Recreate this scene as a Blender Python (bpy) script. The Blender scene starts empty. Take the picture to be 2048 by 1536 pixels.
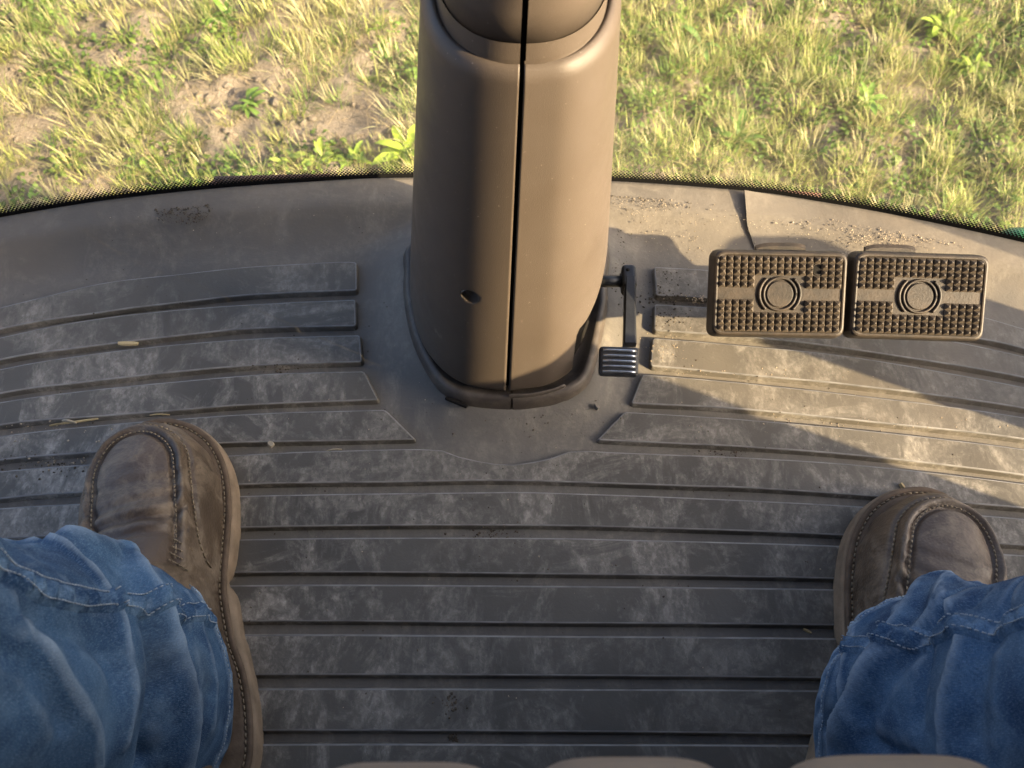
import bpy, bmesh, math, random
import numpy as np
from mathutils import Vector, Matrix, noise as mnoise

# ------------------------------------------------------------------ camera, sky, sun, exposure
SC = bpy.context.scene
COL = SC.collection
PITCH = math.radians(63.5)          # camera looks down this far below the horizontal
CAM_H = 0.65                        # metres above the cab floor
FPX = 1640.0                        # focal length in pixels of the 2048 px wide photograph
SUN_AZ = math.radians(-22.4)        # sun stands to the right and a little behind the driver
SUN_EL = math.radians(22.0)

cam = bpy.data.cameras.new('camera')
cam.sensor_width = 36.0
cam.lens = 36.0 * FPX / 2048.0
cam.clip_start = 0.01
cam.clip_end = 2000.0
cam.dof.use_dof = True
cam.dof.focus_distance = 0.62
cam.dof.aperture_fstop = 16.0
cam_o = bpy.data.objects.new('camera', cam)
cam_o.location = (0, 0, CAM_H)
cam_o.rotation_euler = (math.pi / 2 - PITCH, 0, 0)
COL.objects.link(cam_o)
SC.camera = cam_o

world = bpy.data.worlds.new('World')
SC.world = world
world.use_nodes = True
wn = world.node_tree
bg = wn.nodes['Background']
sky = wn.nodes.new('ShaderNodeTexSky')
sky.sky_type = 'NISHITA'
sky.sun_disc = False
sky.sun_elevation = SUN_EL
sky.sun_rotation = math.pi / 2 - SUN_AZ
sky.dust_density = 5.0
sky.air_density = 0.55
sky.ozone_density = 0.4
wn.links.new(sky.outputs[0], bg.inputs[0])
bg.inputs[1].default_value = 0.15

sun = bpy.data.lights.new('sun', 'SUN')
sun.energy = 5.0
sun.angle = math.radians(0.55)
sun.color = (1.0, 0.77, 0.46)
sun_o = bpy.data.objects.new('sun', sun)
SUN_DIR = Vector((math.cos(SUN_AZ) * math.cos(SUN_EL), math.sin(SUN_AZ) * math.cos(SUN_EL), math.sin(SUN_EL)))
sun_o.rotation_euler = SUN_DIR.to_track_quat('Z', 'Y').to_euler()
sun_o.location = (6, -3, 4)
COL.objects.link(sun_o)

SC.view_settings.view_transform = 'Standard'
SC.view_settings.look = 'None'
SC.view_settings.exposure = 1.95
SC.view_settings.gamma = 1.0
SC.cycles.blur_glossy = 0.36        # keeps the sun's bounce off the windscreen together
SC.cycles.max_bounces = 8
SC.cycles.transparent_max_bounces = 12

R = random.Random(7)
NP = np.random.default_rng(11)
S_, C_ = math.sin(PITCH), math.cos(PITCH)


def at(px, py, z=0.0):
    """point at height z that the photograph shows at pixel (px, py)"""
    u, v = px - 1024.0, py - 768.0
    t = (CAM_H - z) / (FPX * S_ + v * C_)
    return Vector((u * t, (FPX * C_ - v * S_) * t, z))


# ------------------------------------------------------------------ helpers
def mk(name, verts, faces, mat=None, parent=None, smooth=True):
    me = bpy.data.meshes.new(name)
    me.from_pydata([tuple(v) for v in verts], [], [tuple(f) for f in faces])
    me.update()
    if smooth:
        me.polygons.foreach_set('use_smooth', [True] * len(me.polygons))
    if mat:
        me.materials.append(mat)
    o = bpy.data.objects.new(name, me)
    COL.objects.link(o)
    if parent:
        o.parent = parent
    return o


def from_bm(name, bm, mat=None, parent=None, smooth=False):
    me = bpy.data.meshes.new(name)
    bm.normal_update()
    bm.to_mesh(me)
    bm.free()
    if smooth:
        me.polygons.foreach_set('use_smooth', [True] * len(me.polygons))
    if mat:
        me.materials.append(mat)
    o = bpy.data.objects.new(name, me)
    COL.objects.link(o)
    if parent:
        o.parent = parent
    return o


def empty(name, loc=(0, 0, 0)):
    o = bpy.data.objects.new(name, None)
    o.location = loc
    COL.objects.link(o)
    return o


def tag(o, label=None, cat=None, group=None, kind=None):
    if label: o['label'] = label
    if cat: o['category'] = cat
    if group: o['group'] = group
    if kind: o['kind'] = kind
    return o


def crom(pts, n, closed=False):
    """Catmull-Rom curve through pts, resampled to n points of even spacing"""
    P = [np.array(p, float) for p in pts]
    m = len(P)
    out = []
    for i in range(m if closed else m - 1):
        if closed:
            p0, p1, p2, p3 = P[i - 1], P[i], P[(i + 1) % m], P[(i + 2) % m]
        else:
            p1, p2 = P[i], P[i + 1]
            p0 = P[i - 1] if i > 0 else 2 * p1 - p2
            p3 = P[i + 2] if i + 2 < m else 2 * p2 - p1
        for k in range(24):
            t = k / 24
            out.append(.5 * (2 * p1 + (p2 - p0) * t + (2 * p0 - 5 * p1 + 4 * p2 - p3) * t * t + (3 * p1 - p0 - 3 * p2 + p3) * t ** 3))
    if not closed:
        out.append(P[-1])
    else:
        out.append(out[0])
    A = np.array(out)
    L = np.concatenate([[0], np.cumsum(np.linalg.norm(np.diff(A, axis=0), axis=1))])
    q = np.linspace(0, L[-1], n + 1)[:-1] if closed else np.linspace(0, L[-1], n)
    return np.stack([np.interp(q, L, A[:, k]) for k in range(A.shape[1])], 1)


def offset_loop(P, d):
    """move a closed counter-clockwise plan loop inwards by d"""
    P = np.asarray(P, float)
    e = np.roll(P, -1, 0) - P
    e /= np.maximum(np.linalg.norm(e, axis=1, keepdims=True), 1e-9)
    nrm = np.stack([-e[:, 1], e[:, 0]], 1)
    b = nrm + np.roll(nrm, 1, 0)
    b /= np.maximum(np.linalg.norm(b, axis=1, keepdims=True), 1e-9)
    k = np.clip((b * nrm).sum(1, keepdims=True), .5, 1)
    return P + b * d / k


def fillet(P, r, min_turn=25):
    P = [np.array(p[:2], float) for p in P]
    out = []
    m = len(P)
    for i in range(m):
        a, p, b = P[i - 1], P[i], P[(i + 1) % m]
        d1, d2 = a - p, b - p
        l1, l2 = np.linalg.norm(d1), np.linalg.norm(d2)
        if l1 < 1e-9 or l2 < 1e-9:
            continue
        d1, d2 = d1 / l1, d2 / l2
        turn = 180 - math.degrees(math.acos(max(-1, min(1, float(d1 @ d2)))))
        if turn < min_turn:
            out.append(p)
            continue
        c = min(r, l1 * .45, l2 * .45)
        for t in np.linspace(0, 1, 6):
            out.append((1 - t) ** 2 * (p + d1 * c) + 2 * t * (1 - t) * p + t * t * (p + d2 * c))
    return np.array(out)


def ccw(P):
    x, y = P[:, 0], P[:, 1]
    return P if (x * np.roll(y, -1) - np.roll(x, -1) * y).sum() > 0 else P[::-1]


def rings(loops, close_top=True, close_bottom=False):
    """skin between equal-length closed 3-D loops"""
    V, Fc = [], []
    n = len(loops[0])
    for L in loops:
        V += [tuple(p) for p in L]
    for k in range(len(loops) - 1):
        for i in range(n):
            j = (i + 1) % n
            Fc.append((k * n + i, k * n + j, (k + 1) * n + j, (k + 1) * n + i))
    if close_top:
        Fc.append(tuple(range((len(loops) - 1) * n, len(loops) * n)))
    if close_bottom:
        Fc.append(tuple(range(n - 1, -1, -1)))
    return V, Fc


def tube(path, rad, n=8, caps=True):
    path = [Vector(p) for p in path]
    m = len(path)
    rad = [rad] * m if not hasattr(rad, '__len__') else rad
    V, Fc = [], []
    up = Vector((0, 0, 1))
    for i, p in enumerate(path):
        t = (path[min(i + 1, m - 1)] - path[max(i - 1, 0)]).normalized()
        s = t.cross(up)
        if s.length < 1e-3:
            s = t.cross(Vector((1, 0, 0)))
        s.normalize()
        q = s.cross(t)
        for k in range(n):
            a = 2 * math.pi * k / n
            V.append(p + (s * math.cos(a) + q * math.sin(a)) * rad[i])
    for i in range(m - 1):
        for k in range(n):
            j = (k + 1) % n
            Fc.append((i * n + k, i * n + j, (i + 1) * n + j, (i + 1) * n + k))
    if caps:
        Fc.append(tuple(range(n - 1, -1, -1)))
        Fc.append(tuple(range((m - 1) * n, m * n)))
    return V, Fc


def join(parts):
    V, Fc = [], []
    for v, f in parts:
        o = len(V)
        V += [tuple(p) for p in v]
        Fc += [tuple(i + o for i in q) for q in f]
    return V, Fc


def rbox(size, bevel, seg=3, mat4=None):
    """bevelled box as a bmesh"""
    bm = bmesh.new()
    bmesh.ops.create_cube(bm, size=1.0)
    bmesh.ops.scale(bm, vec=size, verts=bm.verts)
    bmesh.ops.bevel(bm, geom=bm.edges[:], offset=bevel, segments=seg, affect='EDGES', profile=.5)
    if mat4 is not None:
        bmesh.ops.transform(bm, matrix=mat4, verts=bm.verts)
    return bm


def smooth01(t):
    t = np.clip(t, 0, 1)
    return t * t * (3 - 2 * t)


def inside(P, x, y):
    c = False
    n = len(P)
    j = n - 1
    for i in range(n):
        if (P[i][1] > y) != (P[j][1] > y) and x < (P[j][0] - P[i][0]) * (y - P[i][1]) / (P[j][1] - P[i][1]) + P[i][0]:
            c = not c
        j = i
    return c


# ------------------------------------------------------------------ materials
class MT:
    """tiny node-graph writer"""
    def __init__(s, name, rough=.6, spec=.5, metal=0.0):
        s.m = bpy.data.materials.new(name)
        s.m.use_nodes = True
        s.t = s.m.node_tree
        s.b = s.t.nodes['Principled BSDF']
        s.b.inputs['Roughness'].default_value = rough
        s.b.inputs['Metallic'].default_value = metal
        s.b.inputs['Specular IOR Level'].default_value = spec
        s._co = None

    def nd(s, kind, **kw):
        n = s.t.nodes.new('ShaderNode' + kind)
        for k, v in kw.items():
            setattr(n, k, v)
        return n

    def ln(s, a, b):
        s.t.links.new(a, b)

    def co(s, which='Object'):
        if s._co is None:
            s._co = s.nd('TexCoord')
        return s._co.outputs[which]

    def noise(s, scale, detail=6, rough=.55, dist=0.0, stretch=None, rot=None, which='Object', vec=None):
        n = s.nd('TexNoise')
        n.inputs['Scale'].default_value = scale
        n.inputs['Detail'].default_value = detail
        n.inputs['Roughness'].default_value = rough
        n.inputs['Distortion'].default_value = dist
        src = vec if vec is not None else s.co(which)
        if stretch or rot:
            mp = s.nd('Mapping')
            if stretch: mp.inputs['Scale'].default_value = stretch
            if rot: mp.inputs['Rotation'].default_value = rot
            s.ln(src, mp.inputs[0])
            src = mp.outputs[0]
        s.ln(src, n.inputs['Vector'])
        return n.outputs[0]

    def ramp(s, fac, stops):
        r = s.nd('ValToRGB')
        e = r.color_ramp.elements
        while len(e) < len(stops):
            e.new(.5)
        for k, (p, c) in enumerate(stops):
            e[k].position = p
            e[k].color = c if len(c) == 4 else (*c, 1)
        s.ln(fac, r.inputs[0])
        return r.outputs[0]

    def step(s, fac, a, b):
        r = s.nd('MapRange')
        r.inputs[1].default_value = a
        r.inputs[2].default_value = b
        s.ln(fac, r.inputs[0])
        return r.outputs[0]

    def math(s, op, a, b):
        n = s.nd('Math', operation=op)
        for k, v in enumerate((a, b)):
            if isinstance(v, (int, float)):
                n.inputs[k].default_value = v
            else:
                s.ln(v, n.inputs[k])
        return n.outputs[0]

    def mix(s, fac, a, b, blend='MIX'):
        n = s.nd('Mix', data_type='RGBA', blend_type=blend)
        for k, v in ((0, fac), (6, a), (7, b)):
            if isinstance(v, (int, float)):
                n.inputs[k].default_value = v
            elif isinstance(v, tuple):
                n.inputs[k].default_value = v if len(v) == 4 else (*v, 1)
            else:
                s.ln(v, n.inputs[k])
        return n.outputs[2]

    def color(s, c):
        if isinstance(c, tuple):
            s.b.inputs['Base Color'].default_value = (*c, 1)
        else:
            s.ln(c, s.b.inputs['Base Color'])

    def roughness(s, c):
        s.ln(c, s.b.inputs['Roughness'])

    def bump(s, h, dist=.001, strength=.5):
        n = s.nd('Bump')
        n.inputs['Distance'].default_value = dist
        n.inputs['Strength'].default_value = strength
        s.ln(h, n.inputs['Height'])
        s.ln(n.outputs[0], s.b.inputs['Normal'])


def m_rubber(name, rib):
    t = MT(name, rough=.62, spec=.35)
    big = t.noise(3.2, 3, .5)
    smear = t.noise(24, 12, .72, .5, stretch=(1.0, .55, 1), rot=(0, 0, .5))
    fine = t.noise(95, 8, .7, .8)
    swirl = t.noise(11, 12, .70, 1.1, stretch=(.8, 1.3, 1), rot=(0, 0, -.7))
    grain = t.step(t.noise(330, 3, .6), .44, .58)
    flake = t.step(t.noise(150, 5, .75, .3, stretch=(1, .6, 1), rot=(0, 0, .8)), .47, .56)
    d1 = t.step(smear, .48, .60)
    d2 = t.step(swirl, .50, .59)
    d3 = t.step(fine, .40, .64)
    amt = t.step(big, .30, .62)
    dust = t.math('MULTIPLY', t.math('MAXIMUM', d1, t.math('MULTIPLY', d2, .8)), t.math('ADD', t.math('MULTIPLY', t.math('MULTIPLY', flake, t.math('ADD', t.math('MULTIPLY', grain, .4), .6)), .42), t.math('ADD', t.math('MULTIPLY', d3, .40), .12)))
    if rib:
        fac = t.math('MULTIPLY', dust, t.math('ADD', t.math('MULTIPLY', amt, .80), .22))
        base = t.mix(t.step(t.noise(7, 5), .35, .7), (.066, .062, .053), (.120, .112, .096))
        c = t.mix(fac, base, (.43, .40, .345))
    else:
        fac = t.math('ADD', t.math('MULTIPLY', dust, .48), t.math('MULTIPLY', amt, .14))
        base = t.mix(t.step(t.noise(7, 5), .35, .7), (.088, .083, .075), (.130, .121, .106))
        c = t.mix(fac, base, (.30, .272, .225))
    # dry tan dust drifts toward the front lip and the right-hand side; on the lip it also paints in sun off the glass
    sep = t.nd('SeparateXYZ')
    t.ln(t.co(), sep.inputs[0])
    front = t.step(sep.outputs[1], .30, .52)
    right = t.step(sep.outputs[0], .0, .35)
    dust_glow = t.math('MULTIPLY', t.math('MULTIPLY', t.math('MAXIMUM', t.math('MULTIPLY', front, .85), right), t.step(sep.outputs[1], .18, .32)), t.step(t.noise(9, 8, .65), .28, .62))
    c = t.mix(t.math('MULTIPLY', dust_glow, .50), c, (.20, .165, .122))
    t.color(c)
    t.roughness(t.math('ADD', t.math('MULTIPLY', fac, .25), .55))
    t.bump(t.math('ADD', fine, t.noise(420, 3)), .0006, .35)
    return t.m


def m_simple(name, c, rough=.6, spec=.5, metal=0., var=.15, scale=40, bump=0., bscale=300, bdist=.0006):
    t = MT(name, rough, spec, metal)
    k = t.step(t.noise(scale, 6), .3, .7)
    t.color(t.mix(k, tuple(x * (1 - var) for x in c), tuple(min(1, x * (1 + var)) for x in c)))
    if bump:
        t.bump(t.noise(bscale, 4), bdist, bump)
    return t.m


def m_plastic(name, c, dusty=.0):
    t = MT(name, .42, .45)
    k = t.step(t.noise(9, 5), .3, .7)
    col = t.mix(k, tuple(x * .95 for x in c), tuple(x * 1.05 for x in c))
    # pale scuffs low down on the moulding and specks of dust
    sc = t.step(t.noise(60, 6, .6, .6, stretch=(1, .25, .25), rot=(.3, .5, .8)), .66, .74)
    low = t.step(t.noise(11, 3), .50, .66)
    sep = t.nd('SeparateXYZ')
    t.ln(t.co(), sep.inputs[0])
    lo = t.step(sep.outputs[2], .16, .05)
    col = t.mix(t.math('MULTIPLY', t.math('MULTIPLY', sc, low), t.math('MULTIPLY', lo, .6)), col, (.55, .45, .34))
    speck = t.step(t.noise(520, 2, .5), .73, .78)
    col = t.mix(t.math('MULTIPLY', speck, .35), col, (.5, .44, .36))
    if dusty:
        col = t.mix(t.math('MULTIPLY', t.step(t.noise(45, 8, .7, .5), .42, .66), dusty), col, (.17, .145, .11))
    t.color(col)
    t.roughness(t.step(t.noise(30, 4), -.6, 1.6))
    t.bump(t.noise(1500, 2), .00025, .5)
    return t.m


def m_pedal():
    t = MT('pedal_rubber', .55, .4)
    k = t.step(t.noise(30, 6, .6, .5), .35, .65)
    c = t.mix(k, (.016, .013, .010), (.040, .030, .021))
    d = t.step(t.noise(70, 8, .7, 1), .45, .7)
    c = t.mix(t.math('MULTIPLY', d, .34), c, (.095, .067, .043))
    t.color(c)
    t.bump(t.noise(500, 5), .0004, .5)
    return t.m


def m_leather(dark=False):
    t = MT('boot_leather_dark' if dark else 'boot_leather', .52, .45)
    k = t.step(t.noise(14, 6, .6, .8), .32, .68)
    a, b = ((.060, .043, .031), (.115, .084, .060)) if dark else ((.055, .040, .027), (.120, .089, .060))
    c = t.mix(k, a, b)
    w = t.step(t.noise(30, 10, .74, .5), .47, .64)
    c = t.mix(t.math('MULTIPLY', w, .62), c, (.27, .22, .16))
    dk = t.step(t.noise(22, 7, .65, 1.2), .58, .70)
    c = t.mix(t.math('MULTIPLY', dk, .6), c, (.045, .03, .02))
    g = t.nd('NewGeometry')
    c = t.mix(t.math('MULTIPLY', t.step(g.outputs['Pointiness'], .53, .60), .4), c, (.30, .23, .15))
    t.color(c)
    t.roughness(t.math('ADD', t.math('MULTIPLY', w, .25), .45))
    v = t.nd('TexVoronoi')
    v.inputs['Scale'].default_value = 420
    t.ln(t.co(), v.inputs['Vector'])
    t.bump(t.math('ADD', t.math('MULTIPLY', v.outputs[0], .5), t.noise(60, 8, .65)), .0012, .45)
    return t.m


def m_denim(name='denim', pale=0.0):
    t = MT(name, .88, .18)
    uv = t.co('UV')
    k = t.step(t.noise(16, 6, .6, .6), .36, .64)
    c = t.mix(k, (.014, .044, .108), (.052, .120, .230))
    fade = t.step(t.noise(42, 8, .7, .4), .46, .70)
    c = t.mix(t.math('MULTIPLY', fade, .45 + pale), c, (.165, .275, .41))
    sl = t.noise(1900, 3, .7, 0, stretch=(1, .28, 1), rot=(0, 0, .6), which='UV')
    c = t.mix(t.math('MULTIPLY', t.step(sl, .50, .68), .32), c, (.30, .43, .56))
    sd = t.noise(2100, 2, .6, 0, stretch=(.3, 1, 1), rot=(0, 0, .6), which='UV')
    c = t.mix(t.math('MULTIPLY', t.step(sd, .52, .68), .5), c, (.016, .036, .080))
    dirt = t.step(t.noise(11, 5), .54, .70)
    c = t.mix(t.math('MULTIPLY', dirt, .5), c, (.060, .078, .088))
    g = t.nd('NewGeometry')
    c = t.mix(t.math('MULTIPLY', t.step(g.outputs['Pointiness'], .51, .56), .6 if pale else .5), c, (.36, .47, .58))
    t.color(c)
    w = t.nd('TexWave')
    w.inputs['Scale'].default_value = 330
    mp = t.nd('Mapping')
    mp.inputs['Rotation'].default_value = (0, 0, .9)
    t.ln(uv, mp.inputs[0])
    t.ln(mp.outputs[0], w.inputs['Vector'])
    t.bump(t.math('ADD', t.math('MULTIPLY', sl, .8), t.noise(700, 4)), .0007, .7)
    return t.m


def m_vcol(name, rough=.6, trans=.35, gloss=.3):
    t = MT(name, rough, gloss)
    a = t.nd('Attribute', attribute_name='Col')
    t.color(a.outputs[0])
    tr = t.nd('BsdfTranslucent')
    t.ln(a.outputs[0], tr.inputs[0])
    mx = t.nd('MixShader')
    mx.inputs[0].default_value = trans
    t.ln(t.b.outputs[0], mx.inputs[1])
    t.ln(tr.outputs[0], mx.inputs[2])
    t.ln(mx.outputs[0], t.t.nodes['Material Output'].inputs[0])
    return t.m


def m_soil():
    t = MT('dry_soil', .95, .1)
    k = t.step(t.noise(2.2, 8, .6, .4), .35, .68)
    c = t.mix(k, (.32, .262, .20), (.45, .385, .305))
    f = t.step(t.noise(48, 9, .7, .4), .38, .68)
    c = t.mix(t.math('MULTIPLY', f, .5), c, (.21, .168, .127))
    g = t.step(t.noise(170, 5, .7), .55, .70)
    c = t.mix(t.math('MULTIPLY', g, .45), c, (.56, .48, .37))
    t.color(c)
    t.bump(t.math('ADD', t.noise(40, 9, .7), t.noise(160, 5, .7)), .02, .9)
    return t.m


def m_glass():
    m = bpy.data.materials.new('windscreen_glass')
    m.use_nodes = True
    nt = m.node_tree
    nt.nodes.clear()
    N = lambda k: nt.nodes.new('ShaderNode' + k)
    out = N('OutputMaterial')
    uv = N('UVMap')
    sep = N('SeparateXYZ')
    nt.links.new(uv.outputs[0], sep.inputs[0])

    def mth(op, a, b=0.0, c=None):
        n = N('Math')
        n.operation = op
        for k, v in enumerate((a, b) if c is None else (a, b, c)):
            if isinstance(v, (int, float)):
                n.inputs[k].default_value = v
            else:
                nt.links.new(v, n.inputs[k])
        return n.outputs[0]
    u, v = sep.outputs[0], sep.outputs[1]
    P = .0036                                    # pitch of the printed dot lattice in metres
    a = mth('MULTIPLY', mth('ADD', u, v), 1 / P)
    b = mth('MULTIPLY', mth('SUBTRACT', u, v), 1 / P)
    fa = mth('SUBTRACT', mth('FRACT', a), .5)
    fb = mth('SUBTRACT', mth('FRACT', b), .5)
    r = mth('SQRT', mth('ADD', mth('MULTIPLY', fa, fa), mth('MULTIPLY', fb, fb)))
    # dots shrink with the distance from the edge
    rad = mth('SUBTRACT', .76, mth('MULTIPLY', v, .66 / .0165))
    dot = mth('LESS_THAN', r, rad)
    solid = mth('LESS_THAN', v, .004)
    frit = mth('MULTIPLY', mth('MAXIMUM', dot, solid), mth('LESS_THAN', v, .0170))
    tr = N('BsdfTransparent')
    tr.inputs[0].default_value = (.95, .97, .95, 1)
    gl = N('BsdfGlossy')
    gl.inputs['Roughness'].default_value = .02
    fr = N('Fresnel')
    fr.inputs[0].default_value = 1.45
    g1 = N('MixShader')
    nt.links.new(mth('MINIMUM', mth('MULTIPLY', fr.outputs[0], 1.4), 1.0), g1.inputs[0])
    nt.links.new(tr.outputs[0], g1.inputs[1])
    nt.links.new(gl.outputs[0], g1.inputs[2])
    # dust film and specks, thicker low down
    df = N('BsdfDiffuse')
    df.inputs[0].default_value = (.52, .47, .38, 1)
    tl = N('BsdfTranslucent')
    tl.inputs[0].default_value = (.52, .47, .38, 1)
    dd = N('AddShader')
    dmix = N('MixShader')
    dmix.inputs[0].default_value = .5
    nt.links.new(df.outputs[0], dmix.inputs[1])
    nt.links.new(tl.outputs[0], dmix.inputs[2])
    n1 = N('TexNoise')
    n1.inputs['Scale'].default_value = 9
    n1.inputs['Detail'].default_value = 5
    nt.links.new(uv.outputs[0], n1.inputs['Vector'])
    n2 = N('TexNoise')
    n2.inputs['Scale'].default_value = 420
    n2.inputs['Detail'].default_value = 2
    nt.links.new(uv.outputs[0], n2.inputs['Vector'])
    mr = N('MapRange')
    mr.inputs[1].default_value = .14
    mr.inputs[2].default_value = .0
    nt.links.new(v, mr.inputs[0])
    m2 = N('MapRange')
    m2.inputs[1].default_value = .58
    m2.inputs[2].default_value = .72
    nt.links.new(n2.outputs[0], m2.inputs[0])
    m3 = N('MapRange')
    m3.inputs[1].default_value = .35
    m3.inputs[2].default_value = .65
    nt.links.new(n1.outputs[0], m3.inputs[0])
    film = mth('MULTIPLY', mth('MULTIPLY', mr.outputs[0], m3.outputs[0]), mth('ADD', mth('MULTIPLY', m2.outputs[0], .35), .10))
    film = mth('ADD', film, .05)
    g2 = N('MixShader')
    nt.links.new(film, g2.inputs[0])
    nt.links.new(g1.outputs[0], g2.inputs[1])
    nt.links.new(dmix.outputs[0], g2.inputs[2])
    ink = N('BsdfDiffuse')
    ink.inputs[0].default_value = (.012, .012, .012, 1)
    g3 = N('MixShader')
    nt.links.new(frit, g3.inputs[0])
    nt.links.new(g2.outputs[0], g3.inputs[1])
    nt.links.new(ink.outputs[0], g3.inputs[2])
    nt.links.new(g3.outputs[0], out.inputs[0])
    return m


M = dict(
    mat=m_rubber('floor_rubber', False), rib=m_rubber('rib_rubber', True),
    ribedge=m_simple('rubbed_rib_highlight', (.20, .195, .185), .6, .4, 0, .35, 60),  # paler bevel: rubbed rubber with the sky highlight painted in
    shirt=m_simple('dark_shirt', (.05, .05, .055), .9, .1),
    lining=m_simple('headlining', (.28, .27, .25), .9, .1),
    plastic=m_plastic('column_plastic', (.080, .063, .049)),
    collar=m_plastic('collar_plastic', (.055, .045, .038), .4),
    void=m_simple('dark_inside', (.012, .011, .010), .8, .1),
    pedal=m_pedal(),
    stud=m_simple('sunlit_stud_rubber', (.074, .059, .044), .5, .45, 0, .45, 60, .4, 500, .0004),  # lighter than the pad: rubbed tips plus sunlight painted into the colour
    black=m_simple('black_steel', (.018, .020, .024), .38, .5, .0, .3, 60, .3, 400),
    worn=m_simple('worn_steel', (.50, .52, .55), .28, .5, 1., .25, 200, .4, 300),
    leather=m_leather(), leather_d=m_leather(True),
    sole=m_simple('boot_sole_rubber', (.225, .172, .118), .8, .2, 0, .28, 60, .5, 160, .0015),
    welt=m_simple('boot_welt', (.125, .092, .064), .75, .2, 0, .3, 70, .5, 300, .001),
    thread=m_simple('boot_thread', (.22, .18, .125), .9, .1, 0, .3, 300),
    thread_blue=m_simple('denim_thread', (.30, .36, .42), .9, .1, 0, .3, 300),
    lace=m_simple('lace', (.46, .27, .07), .8, .2, 0, .3, 600, .5, 900),
    denim=m_denim(), hem=m_denim('denim_hem', .50),
    soil=m_soil(), grass=m_vcol('grass_blade', .55, .38), leaf=m_vcol('weed_leaf', .5, .3, .4),
    glass=m_glass(),
    seal=m_simple('black_seal', (.012, .012, .012), .6, .3),
    vinyl=m_simple('seat_vinyl', (.185, .160, .135), .5, .4, 0, .06, 20, .3, 700, .0004),
    panel=m_simple('cab_panel', (.16, .14, .12), .6, .3),
    green=m_simple('green_paint', (.012, .20, .065), .35, .5, 0, .1, 12),
    rust=m_simple('rust_red_steel', (.13, .065, .042), .7, .3, 0, .25, 30, .4, 90, .002),
    tyre=m_simple('tyre_rubber', (.03, .029, .028), .85, .2, 0, .3, 30, .5, 60, .004),
    straw=m_simple('straw', (.46, .36, .19), .8, .2, 0, .25, 90),
    chip=m_simple('pale_chip', (.38, .33, .24), .8, .2, 0, .2, 90),
    grit=m_simple('dark_grit', (.085, .070, .052), .9, .2, 0, .6, 200),
    chaff=m_simple('pale_chaff', (.34, .28, .20), .9, .2, 0, .45, 300),
    stone=m_simple('grey_pebble', (.20, .18, .15), .8, .2, 0, .3, 120),
)

# ------------------------------------------------------------------ ground below the cab
GZ = -1.15


def gheight(x, y):
    p = Vector((x, y, 0))
    return (GZ + .030 * mnoise.fractal(p * 2.3, 1.0, 2.0, 3) + .022 * mnoise.fractal(p * 9.0 + Vector((5, 2, 1)), 1.0, 2.0, 4)
            + .010 * abs(mnoise.noise(p * 31.0)))


def axis(a, lo, hi, b, fine, ncoarse):
    f = np.arange(lo, hi + 1e-6, fine)
    l = lo - np.geomspace(fine, lo - a, ncoarse)[::-1]
    r = hi + np.geomspace(fine, b - hi, ncoarse)
    return np.concatenate([l, f, r])


gx = axis(-600, -2.3, 2.3, 600, .02, 24)
gy = axis(-600, .95, 3.2, 600, .02, 24)
gv = []
for yy in gy:
    for xx in gx:
        far = abs(xx) > 6 or yy > 7 or yy < -4
        gv.append((xx, yy, GZ if far else gheight(xx, yy)))
nx = len(gx)
gf = [(j * nx + i, j * nx + i + 1, (j + 1) * nx + i + 1, (j + 1) * nx + i) for j in range(len(gy) - 1) for i in range(nx - 1)]
tag(mk('ground', gv, gf, M['soil']), kind='structure')

# ------------------------------------------------------------------ cab floor with its rubber mat
EDGE_Z = .018
edge_px = [(-260, 480), (0, 435), (200, 402), (400, 380), (600, 365), (835, 355), (1210, 362), (1490, 382), (1620, 400), (1800, 432), (2048, 485), (2300, 548)]
EDGE = crom([at(x, y, EDGE_Z)[:2] for x, y in edge_px], 200)
EX, EY = EDGE[:, 0], EDGE[:, 1]


def yedge(x):
    if x < EX[0]:
        return EY[0] - (EX[0] - x) * .55
    if x > EX[-1]:
        return EY[-1] - (x - EX[-1]) * .65
    return float(np.interp(x, EX, EY))


collar_px = [(806, 550), (805, 595), (814, 655), (829, 705), (856, 759), (886, 795), (928, 816), (1012, 824), (1074, 821), (1134, 806), (1173, 780), (1191, 744), (1202, 700), (1212, 650), (1218, 610), (1217, 565)]
cl = [at(x, y, .010)[:2] for x, y in collar_px] + [(.092, .462), (.068, .486), (0, .494), (-.070, .486), (-.101, .458)]
COLLAR = ccw(crom(cl, 140, True))


def dist_collar(x, y):
    d = np.hypot(COLLAR[:, 0] - x, COLLAR[:, 1] - y).min()
    return 0.0 if inside(COLLAR, x, y) else float(d)


def zmat(x, y):
    d = yedge(x) - y
    t = float(smooth01(1 - (d - .010) / .062))
    z = EDGE_Z * t
    z += .0022 * math.exp(-((d - .030) / .009) ** 2)            # soft roll along the lip
    if abs(x) < .18 and .2 < y < .56:
        dc = dist_collar(x, y)
        if dc < .05:
            z = max(z, .013 * (1 - dc / .05) ** 2 + z * .4)
    return z + .0005 * mnoise.noise(Vector((x * 9, y * 9, 3)))


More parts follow.
